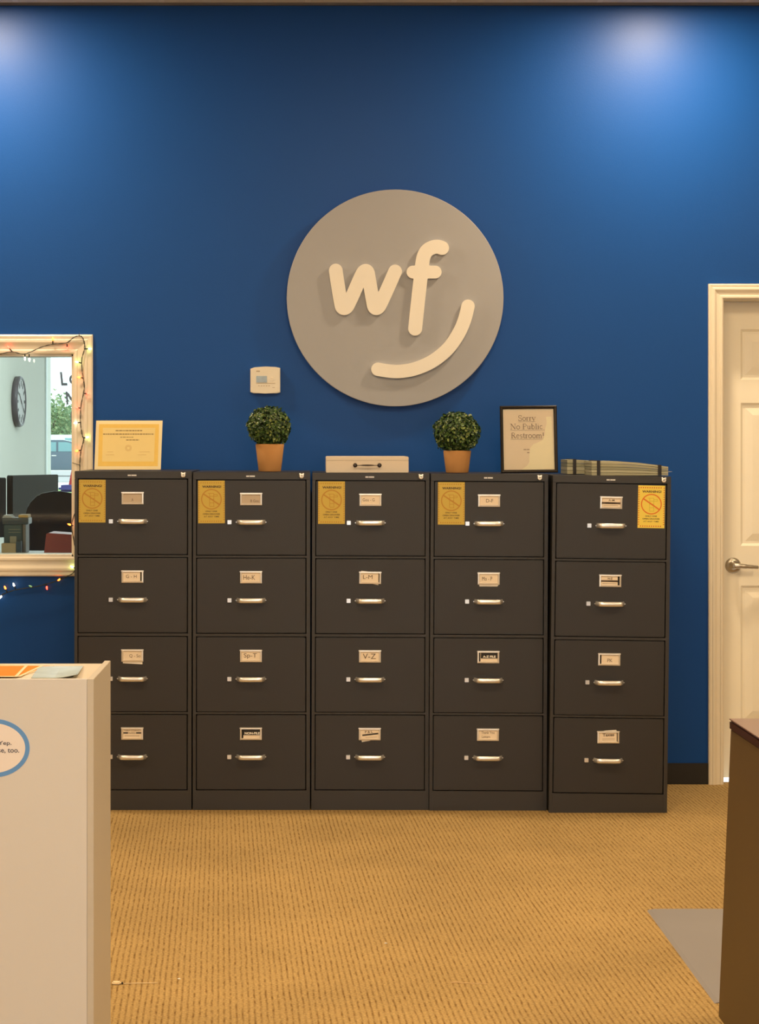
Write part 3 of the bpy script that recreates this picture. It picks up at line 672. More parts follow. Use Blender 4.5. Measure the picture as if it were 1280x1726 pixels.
# framed notice
YN = 8.60; ns = YN/F
fn = tag(empty('framed_notice', (X(892.5, YN), YN, topz(3, .38)+.0010), (math.radians(-5), 0, 0)), 'black framed paper notice reading Sorry No Public Restroom, leaning on the cabinets', 'framed notice')
fn.rotation_euler = (math.radians(-5), math.radians(-.6), 0)
W2, HH2 = 48*ns, 113.5*ns
b = nb(); rings = []
for t, d in ((0, 0), (0, .014), (.004, .017), (.010, .015), (.0125, .010), (.013, .004)):
    rings.append([b.verts.new((sx*(W2-t), -d, HH2/2+sz*(HH2/2-t))) for sx, sz in ((-1, -1), (1, -1), (1, 1), (-1, 1))])
for A, B in zip(rings, rings[1:]):
    for k_ in range(4): b.faces.new((A[k_], A[(k_+1) % 4], B[(k_+1) % 4], B[k_]))
b.faces.new(rings[0][::-1]); bmesh.ops.recalc_face_normals(b, faces=b.faces)
finish(b, 'frame', mat('black_frame_lacquer', (.015, .011, .009), rough=.25, var=.1), fn)
def NP(zx, zy): # crop coordinates (scale 4.923 at 700,660) -> local
    return ((700+zx/4.923-892.5)*ns, (793.3-(660+zy/4.923))*ns)
b = nb(); box(b, -W2+.0125, W2-.0125, -.0042, -.0002, .0125, HH2-.0125, 0)
box(b, -W2+.016, W2-.015, -.0050, -.0041, .0128, HH2-.019, 1)
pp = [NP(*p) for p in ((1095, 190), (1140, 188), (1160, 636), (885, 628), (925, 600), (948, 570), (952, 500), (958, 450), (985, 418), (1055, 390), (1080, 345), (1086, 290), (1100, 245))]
prism(b, pp, -.0054, -.0049, 3)  # paler irregular patch on the right and lower part of the paper
# serif lettering, drawn stroke by stroke: thick and thin strokes with serifs (cap height 1, x height .66)
def arc(cx, cy, rx, ry, a0, a1, n=9): return [(cx+rx*math.cos(math.radians(a0+(a1-a0)*i/(n-1))), cy+ry*math.sin(math.radians(a0+(a1-a0)*i/(n-1)))) for i in range(n)]
tk, tn = .13, .055
def sf(x, y, w=.17): return ([(x-w, y), (x+w, y)], tn)
G = {
 'S': (.62, [(arc(.30, .74, .22, .23, 35, 270, 10), .09), (arc(.31, .26, .24, .25, 90, -150, 10), .09), ([(.52, .98), (.52, .72)], tn), ([(.06, .3), (.06, .02)], tn)]),
 'o': (.56, [(arc(.28, .33, .22, .31, 60, 300, 10), .1), (arc(.28, .33, .22, .31, -60, 60, 10), .1)]),
 'r': (.42, [([(.14, .03), (.14, .62)], tk), (arc(.27, .45, .13, .17, 160, 40, 6), tn*1.4), sf(.14, .02, .13), ([(.02, .6), (.14, .64)], tn)]),
 'y': (.56, [([(.08, .62), (.30, .04)], tk), ([(.50, .62), (.24, -.14), (.10, -.24)], tn), sf(.1, .64, .11), sf(.48, .64, .1)]),
 'N': (.82, [([(.14, .02), (.14, .98)], tn), ([(.14, .98), (.68, .02)], tk), ([(.68, .02), (.68, .98)], tn), sf(.14, .02, .12), sf(.1, .98, .1), sf(.68, .98, .12)]),
 'P': (.64, [([(.16, .02), (.16, .98)], tk), ([(.16, .97)]+arc(.34, .73, .22, .24, 90, -90, 9)+[(.16, .49)], tn*1.3), sf(.16, .02, .14)]),
 'u': (.58, [([(.13, .62), (.13, .15), (.22, .04), (.34, .06), (.43, .16)], tk*.8), ([(.43, .63), (.43, .03)], tk), ([(.02, .63), (.13, .63)], tn), ([(.43, .03), (.54, .03)], tn)]),
 'b': (.56, [([(.12, .02), (.12, .98)], tk), (arc(.27, .32, .2, .3, 130, -140, 10), .09), ([(.02, .98), (.12, .98)], tn)]),
 'l': (.30, [([(.15, .02), (.15, .98)], tk), sf(.15, .02, .13), ([(.04, .98), (.15, .98)], tn)]),
 'i': (.30, [([(.15, .02), (.15, .63)], tk), sf(.15, .02, .13), ([(.04, .63), (.15, .63)], tn), ([(.13, .88), (.17, .88)], .13)]),
 'c': (.50, [(arc(.27, .33, .2, .31, 50, 310, 10), .095)]),
 'R': (.74, [([(.16, .02), (.16, .98)], tk), ([(.16, .97)]+arc(.34, .75, .2, .22, 90, -90, 9)+[(.16, .53)], tn*1.3), ([(.34, .52), (.64, .03)], tk), sf(.16, .02, .14), sf(.66, .02, .08)]),
 'e': (.50, [(arc(.26, .33, .19, .31, 20, 310, 11), .09), ([(.08, .38), (.44, .38)], tn)]),
 's': (.44, [(arc(.22, .48, .13, .15, 40, 270, 8), .08), (arc(.22, .18, .14, .16, 90, -150, 8), .08)]),
 't': (.34, [([(.16, .86), (.16, .12), (.24, .03), (.32, .08)], tk*.85), ([(.02, .62), (.32, .62)], tn)]),
 'm': (.88, [([(.13, .02), (.13, .62)], tk), ([(.43, .02), (.43, .45), (.36, .6), (.25, .58), (.13, .46)], tk*.8), ([(.73, .02), (.73, .45), (.66, .6), (.55, .58), (.43, .46)], tk*.8), sf(.13, .02, .1), sf(.43, .02, .1), sf(.73, .02, .1)]),
 '!': (.30, [([(.15, .96), (.15, .36)], tk), ([(.13, .07), (.17, .07)], .14)]),
 ' ': (.30, [])}
def serif(bm, s, x0, x1, zb_, cap, y, mi):
    wid = sum(G[c][0] for c in s); sc = (x1-x0)/wid; x = x0
    for ch in s:
        adv, st = G[ch]
        for pts, w_ in st:
            P = [Vector((x+p[0]*sc, y, zb_+p[1]*cap)) for p in pts]; hw_ = w_/2*cap
            L_ = []; R_ = []
            for i, p in enumerate(P):
                d = (P[min(i+1, len(P)-1)]-P[max(i-1, 0)]).normalized(); n_ = Vector((-d.z, 0, d.x))*hw_
                L_.append(bm.verts.new(p+n_)); R_.append(bm.verts.new(p-n_))
            for i in range(len(P)-1):
                f = bm.faces.new((R_[i], R_[i+1], L_[i+1], L_[i])); f.material_index = mi
        x += adv*sc
def sline(bm, s, zx0, zx1, zybase, zycap, under, mi=2):
    a = NP(zx0, zybase); c = NP(zx1, zycap); serif(bm, s, a[0], c[0], a[1], c[1]-a[1], -.0055, mi)
    if under:
        p = NP(under[0], under[2]); q_ = NP(under[1], under[2]); quad(bm, [(p[0], -.0055, p[1]-.0004), (q_[0], -.0055, q_[1]-.0004), (q_[0], -.0055, q_[1]+.0006), (p[0], -.0055, p[1]+.0006)], mi)
sline(b, 'Sorry', 862, 1008, 222, 176, (864, 1005, 230))
sline(b, 'No Public', 796, 1068, 292, 246, (796, 1082, 301))
sline(b, 'Restroom!', 800, 1078, 367, 320, (798, 1068, 376))
for zx, zx2, zy in ((904, 926, 466), (930, 952, 466), (932, 952, 492)):
    p = NP(zx, zy); q_ = NP(zx2, zy-9); quad(b, [(p[0], -.0055, p[1]), (q_[0], -.0055, p[1]), (q_[0], -.0055, q_[1]), (p[0], -.0055, q_[1])], 4)
finish(b, 'paper', [mat('notice_mount', (.95, .88, .74), rough=.6, var=.03), mat('notice_paper', (.88, .76, .62), rough=.7, var=.03, vscale=30), mat('notice_ink', (.20, .14, .10), rough=.7, var=.1), mat('notice_pale_patch', (.97, .90, .68), rough=.6, var=.03, vscale=30), mat('notice_faint_ink', (.45, .35, .27), rough=.7, var=.1)], fn)
b = nb(); box(b, -W2+.0125, W2-.0125, -.0085, -.0072, .0125, HH2-.0125); finish(b, 'glass_cover', glass_mat('frame_glass', (.99, .99, .98), .9), fn)

# bundles of hanging folders
def bundle(name_label, x0, x1, Y, zb_, hl, hr, depth, layers, bands, group, seed, rod=False, yaw=0):
    rnd = random.Random(seed); e = tag(empty('folder_bundle', (X(x0, Y), Y, zb_), (0, 0, yaw)), name_label, 'folder bundle', group)
    s = Y/F; Wd = (x1-x0)*s; M0 = [mat('folder_green_a', (.36, .35, .24), rough=.7, var=.06, vscale=20), mat('folder_green_b', (.43, .42, .30), rough=.7, var=.06, vscale=20), mat('folder_green_c', (.29, .29, .20), rough=.7, var=.06, vscale=20)]
    cols = 12
    for i in range(layers):
        a, c = i/layers, (i+1)/layers; bm = nb(); off = rnd.uniform(0, .004); top = []; bot = []
        def hgt(t, f): return (hl+(hr-hl)*t+.35*math.sin(t*PI)*(hl-hr))*s*f
        for j in range(cols+1):
            t = j/cols; bot.append((t*Wd, hgt(t, a)+.0004+rnd.uniform(0, .0004))); top.append((t*Wd, hgt(t, c)-.0005-rnd.uniform(0, .0005)))
        prism(bm, bot+top[::-1], off, depth-off, 0)
        bmesh.ops.recalc_face_normals(bm, faces=bm.faces)
        finish(bm, 'folder', M0[i % 3], e)
    for bp_ in bands:
        t = (bp_-x0)/(x1-x0); hh = hgt(t, 1)+.0008; bm = nb(); bw = .0068
        for a_ in ((-.0012, 0, -.0001, hh), (depth, depth+.0012, -.0001, hh), (-.0012, depth+.0012, hh-.0004, hh+.0010)):
            box(bm, t*Wd-bw, t*Wd+bw, a_[0], a_[1], a_[2], a_[3])
        finish(bm, 'band', mat('black_elastic_band', (.012, .010, .012), rough=.6, var=.1), e)
    if rod:
        bm = nb(); tube(bm, [(Wd-.01, .02, 6*s), (Wd+8*s, .02, 6.5*s)], .0008, 6); finish(bm, 'hanger_rod', M_CHROME, e)
    return e
z5 = topz(4, .2)+.0008
bundle('shorter bundle of pale green folders with a black band, left end on the right cabinet', 956.5, 993, 8.62, topz(4, .07)+.0008, 24.5, 23, .22, 4, (969,), 'banded folder bundles', 4)
bundle('long bundle of pale green folders with two black bands sloping down to the right', 998, 1127, 8.40, topz(4, .3)+.0008, 24.5, 15, .24, 5, (1009.5, 1112.5), 'banded folder bundles', 9, rod=True)

# ------------------------------------------------------------------ string lights
YL = YW-.026
def wp(px, py, y=YL): return Vector((X(px, y), y, Z(py, y)))
sl_ = tag(empty('string_lights', tuple(wp(137, 600))), 'string of small coloured fairy lights on dark cord around the interior window', 'string lights')
inv = Matrix.Translation(-wp(137, 600))
cords = [[(-14, 600), (0, 597), (20, 593), (38, 597), (50, 594), (70, 585), (90, 580), (112, 578), (124, 569), (135, 566), (141, 573), (142.5, 588), (138, 606), (139, 630), (142, 655), (136.5, 685), (136, 715), (139, 735), (141.5, 740), (137, 758), (135, 775), (134, 800), (130, 830), (128, 860)],
         [(128, 860), (121, 886), (126, 920), (128, 950), (124, 965), (112, 972), (99, 978), (80, 984), (60, 989), (40, 992), (20, 996), (0, 1004), (-12, 1008)]]
b = nb(); 
for c in cords:
    P = [inv @ p for p in crom([wp(*p, y=YL) for p in c], 10)]
    for ph in (0, PI):
        tube(b, [p+Vector((math.cos(i*.55+ph)*.0016, math.sin(i*.55+ph)*.0016, math.sin(i*.55+ph)*.0010)) for i, p in enumerate(P)], .0012, 5)
tube(b, [inv @ wp(135, 567), inv @ wp(133, 563), inv @ wp(134.5, 560.5)], .0014, 5); tube(b, [inv @ wp(134, 784), inv @ wp(122, 780)], .0014, 5)
finish(b, 'cord', mat('dark_green_cord', (.012, .016, .010), rough=.5, var=.1), sl_)
RED, ORA, WHT, YEL = (1, .03, .015), (1, .13, .01), (1, .86, .62), (.62, .9, .22)
BULBS = [(13, 584, 20, 592, RED), (89, 571, 89, 579, ORA), (113.5, 588, 113, 580, RED), (42, 605, 42, 597, WHT), (49.5, 607.5, 49, 597, WHT), (152, 588, 143.5, 588, YEL), (129, 610, 137.5, 612, YEL),
         (133.5, 636, 139.5, 637, ORA), (149, 664, 142, 663, RED), (129.5, 687, 136, 688, RED), (126.5, 713, 135.5, 712, WHT), (147, 737, 141, 738, YEL), (129.5, 760, 136.5, 759, ORA),
         (117, 884, 123, 886, ORA), (122, 955.5, 127, 958, YEL), (100, 977, 104, 974, ORA), (79, 991, 78, 984, RED), (52.5, 988.5, 56, 990, (.2, .5, .2)), (23, 985, 26, 993, WHT), (8, 989, 12, 999, ORA), (1, 1006.5, 5, 1001, WHT)]
def blb(name, c):
    return mat('bulb_'+name, tuple(.5*v+.2 for v in c), rough=.3, emit=c, estr=(13 if name != 'dim' else .6), var=.01)
nm = {RED: 'red', ORA: 'orange', WHT: 'white', YEL: 'lime', (.2, .5, .2): 'dim'}
for bxp, byp, sxp, syp, c in BULBS:
    p0 = wp(sxp, syp); p1 = wp(bxp, byp); d = (p1-p0).normalized(); Ln = (p1-p0).length
    rot = d.to_track_quat('Z', 'Y').to_matrix().to_4x4(); o0 = inv @ p0
    b = nb(); lathe(b, [(.0022, -.001), (.0026, .002), (.0026, Ln*.55), (.0022, Ln*.6)], 10, 0, rot); so_ = finish(b, 'socket', mat('dark_green_cord', (0, 0, 0)), sl_, loc=tuple(o0))
    b = nb(); lathe(b, [(.0022, Ln*.6), (.0034, Ln*.6+.002), (.0036, Ln*.6+.007), (.0022, Ln*.6+.012), (.0004, Ln*.6+.015)], 10, 0, rot); bu = finish(b, 'bulb', blb(nm[c], c), so_); bu['label'] = nm[c].replace('dim', 'unlit green')+' fairy light bulb'

# ------------------------------------------------------------------ white reception counter
YF = 4.2; YBK = 4.56
co = tag(empty('reception_counter', (X(158, YF), YF, 0)), 'pale grey laminate reception counter with ledge and round blue ringed sticker, in the left foreground', 'counter')
zt = Z(1145, YF); E = .0128
b = nb(); box(b, -E, 0, 0, YBK-YF, 0, zt, bev=.0006); finish(b, 'side_panel', M_LAMEDGE, co)
b = nb(); box(b, -2.0, -E-.0003, .0008, .018, 0.0, zt-.0003, bev=.0005); finish(b, 'front_panel', M_LAM, co)
b = nb(); box(b, -2.0, -E-.0003, .0185, YBK-YF-.001, zt-.030, zt-.006, bev=.001); finish(b, 'ledge', mat('ledge_laminate', (.62, .55, .44), rough=.4, var=.03), co)
b = nb(); box(b, -2.0-E, -2.0003, 0, YBK-YF, 0, zt, bev=.0006); finish(b, 'side_panel', M_LAMEDGE, co)
b = nb(); s4 = YF/F; ccx, ccz = (-12-158)*s4, zt-(1261-1145)*s4; n = 96
def ell(a, bb, y, mi, bm): 
    f = bm.faces.new([bm.verts.new((ccx+a*s4*math.cos(2*PI*i/n), y, ccz+bb*s4*math.sin(2*PI*i/n))) for i in range(n)][::1]); f.material_index = mi
for a, bb, y0, y1, mi in ((62, 49.5, .0002, .0008, 0), (54.5, 42, -.0001, .0003, 1)):
    prism(b, [(ccx+a*s4*math.cos(2*PI*i/n), ccz+bb*s4*math.sin(2*PI*i/n)) for i in range(n)], y0, y1, mi)
text(b, 'Yep.', (-3-158)*s4, (19.5-158)*s4, zt-(1257.5-1145)*s4, zt-(1249-1145)*s4, -.0001, .0003, 2, bold=.015)
text(b, 'se, too.', (-3-158)*s4, (32.5-158)*s4, zt-(1270-1145)*s4, zt-(1261.5-1145)*s4, -.0001, .0003, 2, bold=.015)
bmesh.ops.recalc_face_normals(b, faces=b.faces)
st = finish(b, 'sticker', [mat('sticker_blue_ring', (.10, .27, .62), rough=.4, var=.02), mat('sticker_white', (.74, .68, .66), rough=.4, var=.02), mat('sticker_text', (.07, .07, .10), rough=.5, var=.05)], co); st['label'] = 'oval white sticker with blue ring and text'
# cards and leaflet on the ledge
zl = zt-.0055
M_CARDCREAM = mat('cream_card_edge', (.80, .62, .40), rough=.5, var=.03); M_ORANGE = mat('orange_card_print', (.80, .22, .02), rough=.7, spec=.1, var=.12, vscale=25)
def ccard(x, y, yaw, z, label):
    b = nb(); L_, W_ = .21, .14
    box(b, -W_, 0, -L_/2, L_/2, 0, .0009, 0); box(b, -W_+.006, -.006, -L_/2+.008, L_/2-.008, .0008, .0011, 1)
    o = finish(b, 'card', [M_CARDCREAM, M_ORANGE], loc=(x, y, z), rot=(0, 0, yaw)); tag(o, label, 'card', 'orange cards on the counter ledge'); return o
ccard(-.552, 4.400, -.22, zl, 'orange card fanned out furthest right, bottom of the pile on the counter ledge')
ccard(-.560, 4.388, -.10, zl+.0013, 'orange card in the middle of the fanned pile on the counter ledge')
ccard(-.578, 4.375, .03, zl+.0026, 'orange card lying on top of the fanned pile on the counter ledge')
b = nb(); nx, ny = 8, 10; W_, L_ = .092, .22
grid = [[None]*(ny+1) for _ in range(nx+1)]; g2 = [[None]*(ny+1) for _ in range(nx+1)]
for i in range(nx+1):
    for j in range(ny+1):
        xx = i/nx; yy = j/ny; z = .001+.010*max(0, xx-.5)**1.5*(1.1-yy)*2.0
        grid[i][j] = b.verts.new((xx*W_-.012*(yy-.5), yy*L_, z+.0012)); g2[i][j] = b.verts.new((xx*W_-.012*(yy-.5), yy*L_, z))
for i in range(nx):
    for j in range(ny):
        b.faces.new((grid[i][j], grid[i+1][j], grid[i+1][j+1], grid[i][j+1])); b.faces.new((g2[i][j], g2[i][j+1], g2[i+1][j+1], g2[i+1][j]))
for i in range(nx): b.faces.new((g2[i][0], g2[i+1][0], grid[i+1][0], grid[i][0])); b.faces.new((grid[i][ny], grid[i+1][ny], g2[i+1][ny], g2[i][ny]))
for j in range(ny): b.faces.new((grid[0][j], grid[0][j+1], g2[0][j+1], g2[0][j])); b.faces.new((g2[nx][j], g2[nx][j+1], grid[nx][j+1], grid[nx][j]))
tag(finish(b, 'leaflet', mat('blue_grey_leaflet', (.42, .50, .52), rough=.25, var=.35, vscale=22), loc=(-.552, 4.262, zl-.0002)), 'glossy blue-grey leaflet with curling corner on the counter ledge', 'leaflet')

# ------------------------------------------------------------------ dark desk, right foreground
YD = 5.39; dk = tag(empty('desk', (X(1229.5, YD), YD, 0)), 'dark mahogany desk with thick red-brown edge in the right foreground', 'desk')
zd = Z(1211, YD); M_MAH = mat('mahogany_top', (.16, .075, .055), rough=.32, var=.12, vscale=7, coat=.3); M_MAHE = mat('mahogany_edge', (.045, .010, .007), rough=.35, var=.1)
b = nb(); box(b, 0, 1.1, -1.5, 0, zd-.003, zd, 0, bev=.001); finish(b, 'desktop', M_MAH, dk)
b = nb(); box(b, .0005, 1.1, -1.5, -.0005, zd-.028, zd-.003, 0, bev=.004); finish(b, 'edge_band', M_MAHE, dk)
b = nb(); xt, xb = .004, X(1211.5, YD)-X(1229.5, YD)
def pan(bm, y0, y1, x_t, x_b, th):
    prism(bm, [(x_b, 0), (x_b+th, 0), (x_t+th, zd-.0285), (x_t, zd-.0285)], y0, y1)
pan(b, -1.48, -.003, xt, xb, .03); bmesh.ops.recalc_face_normals(b, faces=b.faces)
M_DESK = mat('dark_walnut_panel', (.100, .060, .014), rough=.55, var=.12, vscale=4)
finish(b, 'side_panel', M_DESK, dk)
b = nb(); box(b, .036, 1.06, -.04, -.02, .0, zd-.0285); finish(b, 'modesty_panel', M_DESK, dk)
b = nb(); box(b, 1.062, 1.095, -1.48, -.003, 0, zd-.0285); finish(b, 'side_panel', M_DESK, dk)

# chair mat
YM = F*H/(1532-CY)
b = nb(); mx0 = X(1089, YM); pts = []
def matpts(o_): 
    x0, x1, y0, y1 = mx0+o_, 2.45, YD+.12, YM-o_; r_ = .035; L_ = []
    for a in range(0, 91, 15): L_.append((x0+r_-r_*math.sin(math.radians(90-a)) if 0 else x0+r_-r_*math.cos(math.radians(a)), y1-r_+r_*math.sin(math.radians(a))))
    return [(x0, y0)]+L_+[(x1, y1), (x1, y0)]
A = [b.verts.new((p[0], p[1], .0003)) for p in matpts(0)]; B = [b.verts.new((p[0], p[1], .0032)) for p in matpts(.012)]
for i in range(len(A)): b.faces.new((A[i], A[(i+1) % len(A)], B[(i+1) % len(A)], B[i]))
b.faces.new(B); b.faces.new(A[::-1]); bmesh.ops.recalc_face_normals(b, faces=b.faces)
tag(finish(b, 'chair_mat', mat('frosted_vinyl', (.25, .24, .25), rough=.5, spec=.35, var=.05, vscale=3)), 'grey frosted plastic chair mat on the carpet beside the dark desk', 'chair mat')

# bits on the carpet
def fp(px, py, z=0): 
    Y = F*(H-z)/(py-CY); return Vector((X(px, Y), Y, z))
b = nb(); P0 = fp(209, 1658, .003); P1 = fp(266, 1656.5, .002); org = fp(197, 1659)
tube(b, [P0-org, (P0+P1)/2-org+Vector((0, 0, .0006)), P1-org], [.0012, .0010, .0008], 6)
tgo = tag(empty('cable_tie', tuple(org)), 'thin cream cord with small oval tab, on carpet beside the reception counter', 'cord')
finish(b, 'cord', mat('cream_plastic', (.80, .66, .44), rough=.5, var=.05), tgo)
b = nb(); box(b, -.013, .011, -.010, .010, .0005, .007, bev=.003); finish(b, 'tab', MATS['cream_plastic'], tgo)
b = nb(); box(b, .0125, .0165, -.004, .004, .0005, .006, bev=.001); finish(b, 'stopper', M_INKBLACK, tgo)
P0 = fp(760, 1656, .002); P1 = fp(822, 1658.5, .0015); b = nb(); tube(b, [Vector((0, 0, 0)), (P1-P0)*.2+Vector((0, .006, 0)), (P1-P0)*.3, P1-P0], [.0011, .0012, .0009, .0006], 6)
tag(finish(b, 'straw', mat('pale_straw', (.72, .52, .28), rough=.7, var=.1), loc=tuple(P0)), 'short pale straw lying on the carpet near the bottom centre', 'straw')
for px_, py_, lb in ((302, 1650, 'tiny white paper scrap on the carpet right of the cream cord'), (650.5, 1590, 'tiny white paper scrap alone in the middle of the carpet')):
    P0 = fp(px_, py_, .001); b = nb(); box(b, -.0035, .0035, -.004, .004, 0, .0012, bev=.0004); tag(finish(b, 'paper_scrap', M_WHITEPRINT, loc=tuple(P0), rot=(0, 0, .4)), lb, 'paper scrap', 'scraps on the carpet')

# ------------------------------------------------------------------ office beyond the interior window
YO = 16.15
fl = sbox('floor.001', mat('office_carpet', (.20, .18, .15), rough=.95, var=.2, vscale=30), -3.2, 1.6, YW+T, YO+.1, -.1, 0); struct(fl)
struct(sbox('ceiling.001', M_TILE, -3.2, 1.6, YW+T, YO+.1, 3.0, 3.1))
phi = math.atan(.0542); 
b = nb(); box(b, -.1, 0, -6.2, 1.4, 0, 3.0); wl = struct(finish(b, 'wall_office_left', M_OFFWALL, loc=(-2.025, 14.98, 0), rot=(0, 0, -phi)))
struct(sbox('wall_office_right', M_OFFWALL, 1.6, 1.7, YW+T, YO+.1, 0, 3.0))
# storefront
w2 = struct(empty('window_2', (0, YO, 0)))
wx0 = X(79, YO); b = nb(); M_ALU = mat('white_aluminium', (.70, .75, .74), rough=.4, var=.03)
for a in ((wx0-.012, wx0, 0, 3.0), (-.55, -.50, 0, 3.0), (.6, .65, 0, 3.0), (1.55, 1.6, 0, 3.0)): box(b, a[0], a[1], -.03, .03, a[2], a[3])
box(b, wx0, 1.55, -.03, .03, 0, .06); box(b, wx0, 1.55, -.03, .03, 2.7, 3.0); finish(b, 'frame', M_ALU, w2)
b = nb(); box(b, wx0, 1.55, .001, .006, .06, 2.7); finish(b, 'glass_pane', glass_mat('storefront_glass', (.96, 1, .99), .5), w2)
b = nb(); mm = YO/F
text(b, 'L', X(101, YO), X(114, YO), -(650-CY)*mm+H, -(627-CY)*mm+H, 0, .002, 0, bold=.03, shear=-.15)
text(b, 'O', X(116.5, YO), X(137, YO), -(649-CY)*mm+H, -(630-CY)*mm+H, 0, .002, 0, bold=.02)
text(b, 'N', X(110.5, YO), X(128, YO), -(682-CY)*mm+H, -(660-CY)*mm+H, 0, .002, 0, bold=.03, shear=-.1)
text(b, 'I', X(119.5, YO), X(123, YO), -(713-CY)*mm+H, -(694-CY)*mm+H, 0, .002, 0, bold=.03)
finish(b, 'lettering', mat('vinyl_letter_grey', (.20, .18, .21), rough=.5, var=.05), w2)
# clock on the slanted wall
ck = tag(empty('wall_clock', (-2.025, 14.98, Z(677, 14.98)), (0, 0, -phi)), 'round dark rimmed wall clock on the pale office wall beyond the window', 'clock')
RY90 = Matrix.Rotation(PI/2, 4, 'Y')
b = nb(); lathe(b, [(.175, .001), (.177, .03), (.170, .042), (.158, .042), (.155, .034)], 48, 0, RY90); finish(b, 'rim', mat('clock_rim', (.10, .085, .10), rough=.4, var=.1), ck)
b = nb(); lathe(b, [(.154, .0342), (.154, .036)], 48, 0, RY90); finish(b, 'dial', mat('clock_dial', (.50, .48, .48), rough=.5, var=.1), ck)
b = nb()
for i in range(12):
    M = Matrix.Rotation(i*PI/6, 4, 'X'); box(b, .0362, .0372, -.010, .010, .105, .145, M=M)
finish(b, 'numeral_marks', M_INKBLACK, ck)
b = nb(); box(b, .0375, .039, -.005, .005, -.02, .09, M=Matrix.Rotation(.9, 4, 'X')); box(b, .0392, .0405, -.003, .003, -.02, .13, M=Matrix.Rotation(-2.2, 4, 'X')); finish(b, 'hands', M_INKBLACK, ck)
# office desk with monitors
M_MON = mat('monitor_black', (.014, .017, .020), rough=.4, var=.1)
od = tag(empty('office_desk', (-1.55, 11.9, 0)), 'dark office desk beyond the interior window, carrying the two black monitors', 'desk')
b = nb(); box(b, -.55, .42, -.40, .40, .70, .735, bev=.003); finish(b, 'desktop', mat('office_desk_top', (.05, .055, .055), rough=.4, var=.1), od)
for sx in (-.53, .38): b = nb(); box(b, sx, sx+.03, -.38, .38, 0, .70); finish(b, 'side_panel', MATS['office_desk_top'], od)
b = nb(); box(b, -.5, .38, .34, .36, .1, .70); finish(b, 'back_panel', MATS['office_desk_top'], od)
def monitor(px0, px1, pyt, Y, yaw, W_, label, taper=0):
    xm = X((px0+px1)/2, Y); ztop = Z(pyt, Y); e = tag(empty('monitor', (xm, Y, .736), (0, 0, yaw)), label, 'monitor', 'monitors on the office desk'); h_ = ztop-.736
    b = nb(); box(b, -W_/2, W_/2, -.02, .02, h_-.32, h_, bev=.004); finish(b, 'screen_housing', M_MON, e)
    b = nb(); box(b, -.03, .03, .02, .04, .01, h_-.15, bev=.003); finish(b, 'stand_neck', M_MON, e)
    b = nb(); box(b, -.11, .11, -.09, .09, 0, .012, bev=.004); finish(b, 'stand_base', M_MON, e)
monitor(20, 91, 800.5, 11.95, math.radians(61), .43, 'larger black monitor in the middle of the window view, beside the office chair')
monitor(-50, 12, 804.5, 11.72, math.radians(-55), .34, 'black monitor cut off at the left edge of the window view')
# office chair
oc = tag(empty('office_chair', (X(96, 10.9), 10.9, 0), (0, 0, .15)), 'black high-backed office chair seen from behind through the interior window', 'chair')
M_CH = mat('black_chair_fabric', (.014, .015, .016), rough=.7, bump=.2, var=.15)
b = nb(); ch = Z(827, 10.9)
pr = [(-.155, .55), (-.175, .8), (-.170, 1.02), (-.145, 1.12), (-.09, 1.175), (0, ch), (.09, 1.175), (.145, 1.12), (.170, 1.02), (.175, .8), (.155, .55)]
prism(b, pr, -.05, .04); bmesh.ops.bevel(b, geom=list(b.edges), offset=.012, segments=2, affect='EDGES'); finish(b, 'backrest', M_CH, oc)
b = nb(); box(b, -.23, .23, .0, .46, .43, .51, bev=.03); finish(b, 'seat', M_CH, oc)
for sx in (-1, 1): b = nb(); tube(b, crom([(sx*.235, .08, .47), (sx*.26, .08, .62), (sx*.25, .14, .69), (sx*.25, .32, .69)], 5), .018, 8); finish(b, 'armrest', M_MON, oc)
b = nb(); lathe(b, [(.03, .1), (.03, .43)], 16, 0, Matrix.Translation((0, .2, 0)))
finish(b, 'gas_lift', M_MON, oc)
b = nb()
for i in range(5): a = i*2*PI/5; tube(b, [(0, .2, .10), (.27*math.cos(a), .2+.27*math.sin(a), .065)], [.025, .015], 8); lathe(b, [(.02, 0), (.026, .012), (.026, .04), (.02, .052)], 10, 0, Matrix.Translation((.27*math.cos(a), .2+.27*math.sin(a), .0)))
finish(b, 'star_base', M_MON, oc)
b = nb(); box(b, -.05, .05, .04, .10, .50, .62, bev=.01); finish(b, 'back_bracket', M_MON, oc)
# items on the inner ledge
YI = YW+T+.17; zi = WZ0-.0025; mi_ = YI/F
def ledge(name, label, cat, px0, px1, py0, m, d=.1, y=YI, group=None, bev=.002):
    b = nb(); x0, x1 = X(px0, y), X(px1, y); h_ = Z(py0, y)-zi; box(b, -(x1-x0)/2, (x1-x0)/2, 0, d, 0, h_, bev=bev)
    return tag(finish(b, name, m, loc=((x0+x1)/2, y, zi)), label, cat, group)
M_TEAL = mat('dark_teal_board', (.035, .07, .075), rough=.5, var=.15)
fbx = tag(empty('file_box', (X(22, YI), YI, zi)), 'dark teal file box on the inner window ledge, left of the office chair', 'box')
b = nb(); hx2 = 15.5*mi_; hz2 = Z(884, YI)-zi; box(b, -hx2, hx2, 0, .11, 0, hz2, bev=.003); finish(b, 'body', M_TEAL, fbx)
b = nb()
for zz in (.82, .72): box(b, -hx2*.5, hx2*.8, -.0008, .0002, hz2*zz, hz2*zz+.002)
finish(b, 'spine_lines', mat('gold_lines', (.30, .27, .16), rough=.5, var=.1), fbx)
sb_ = tag(empty('card_box', (X(14.5, YI-.06), YI-.06, zi)), 'small tan cardboard box in front of the dark teal file box', 'box'); hz3 = Z(916, YI-.06)-zi
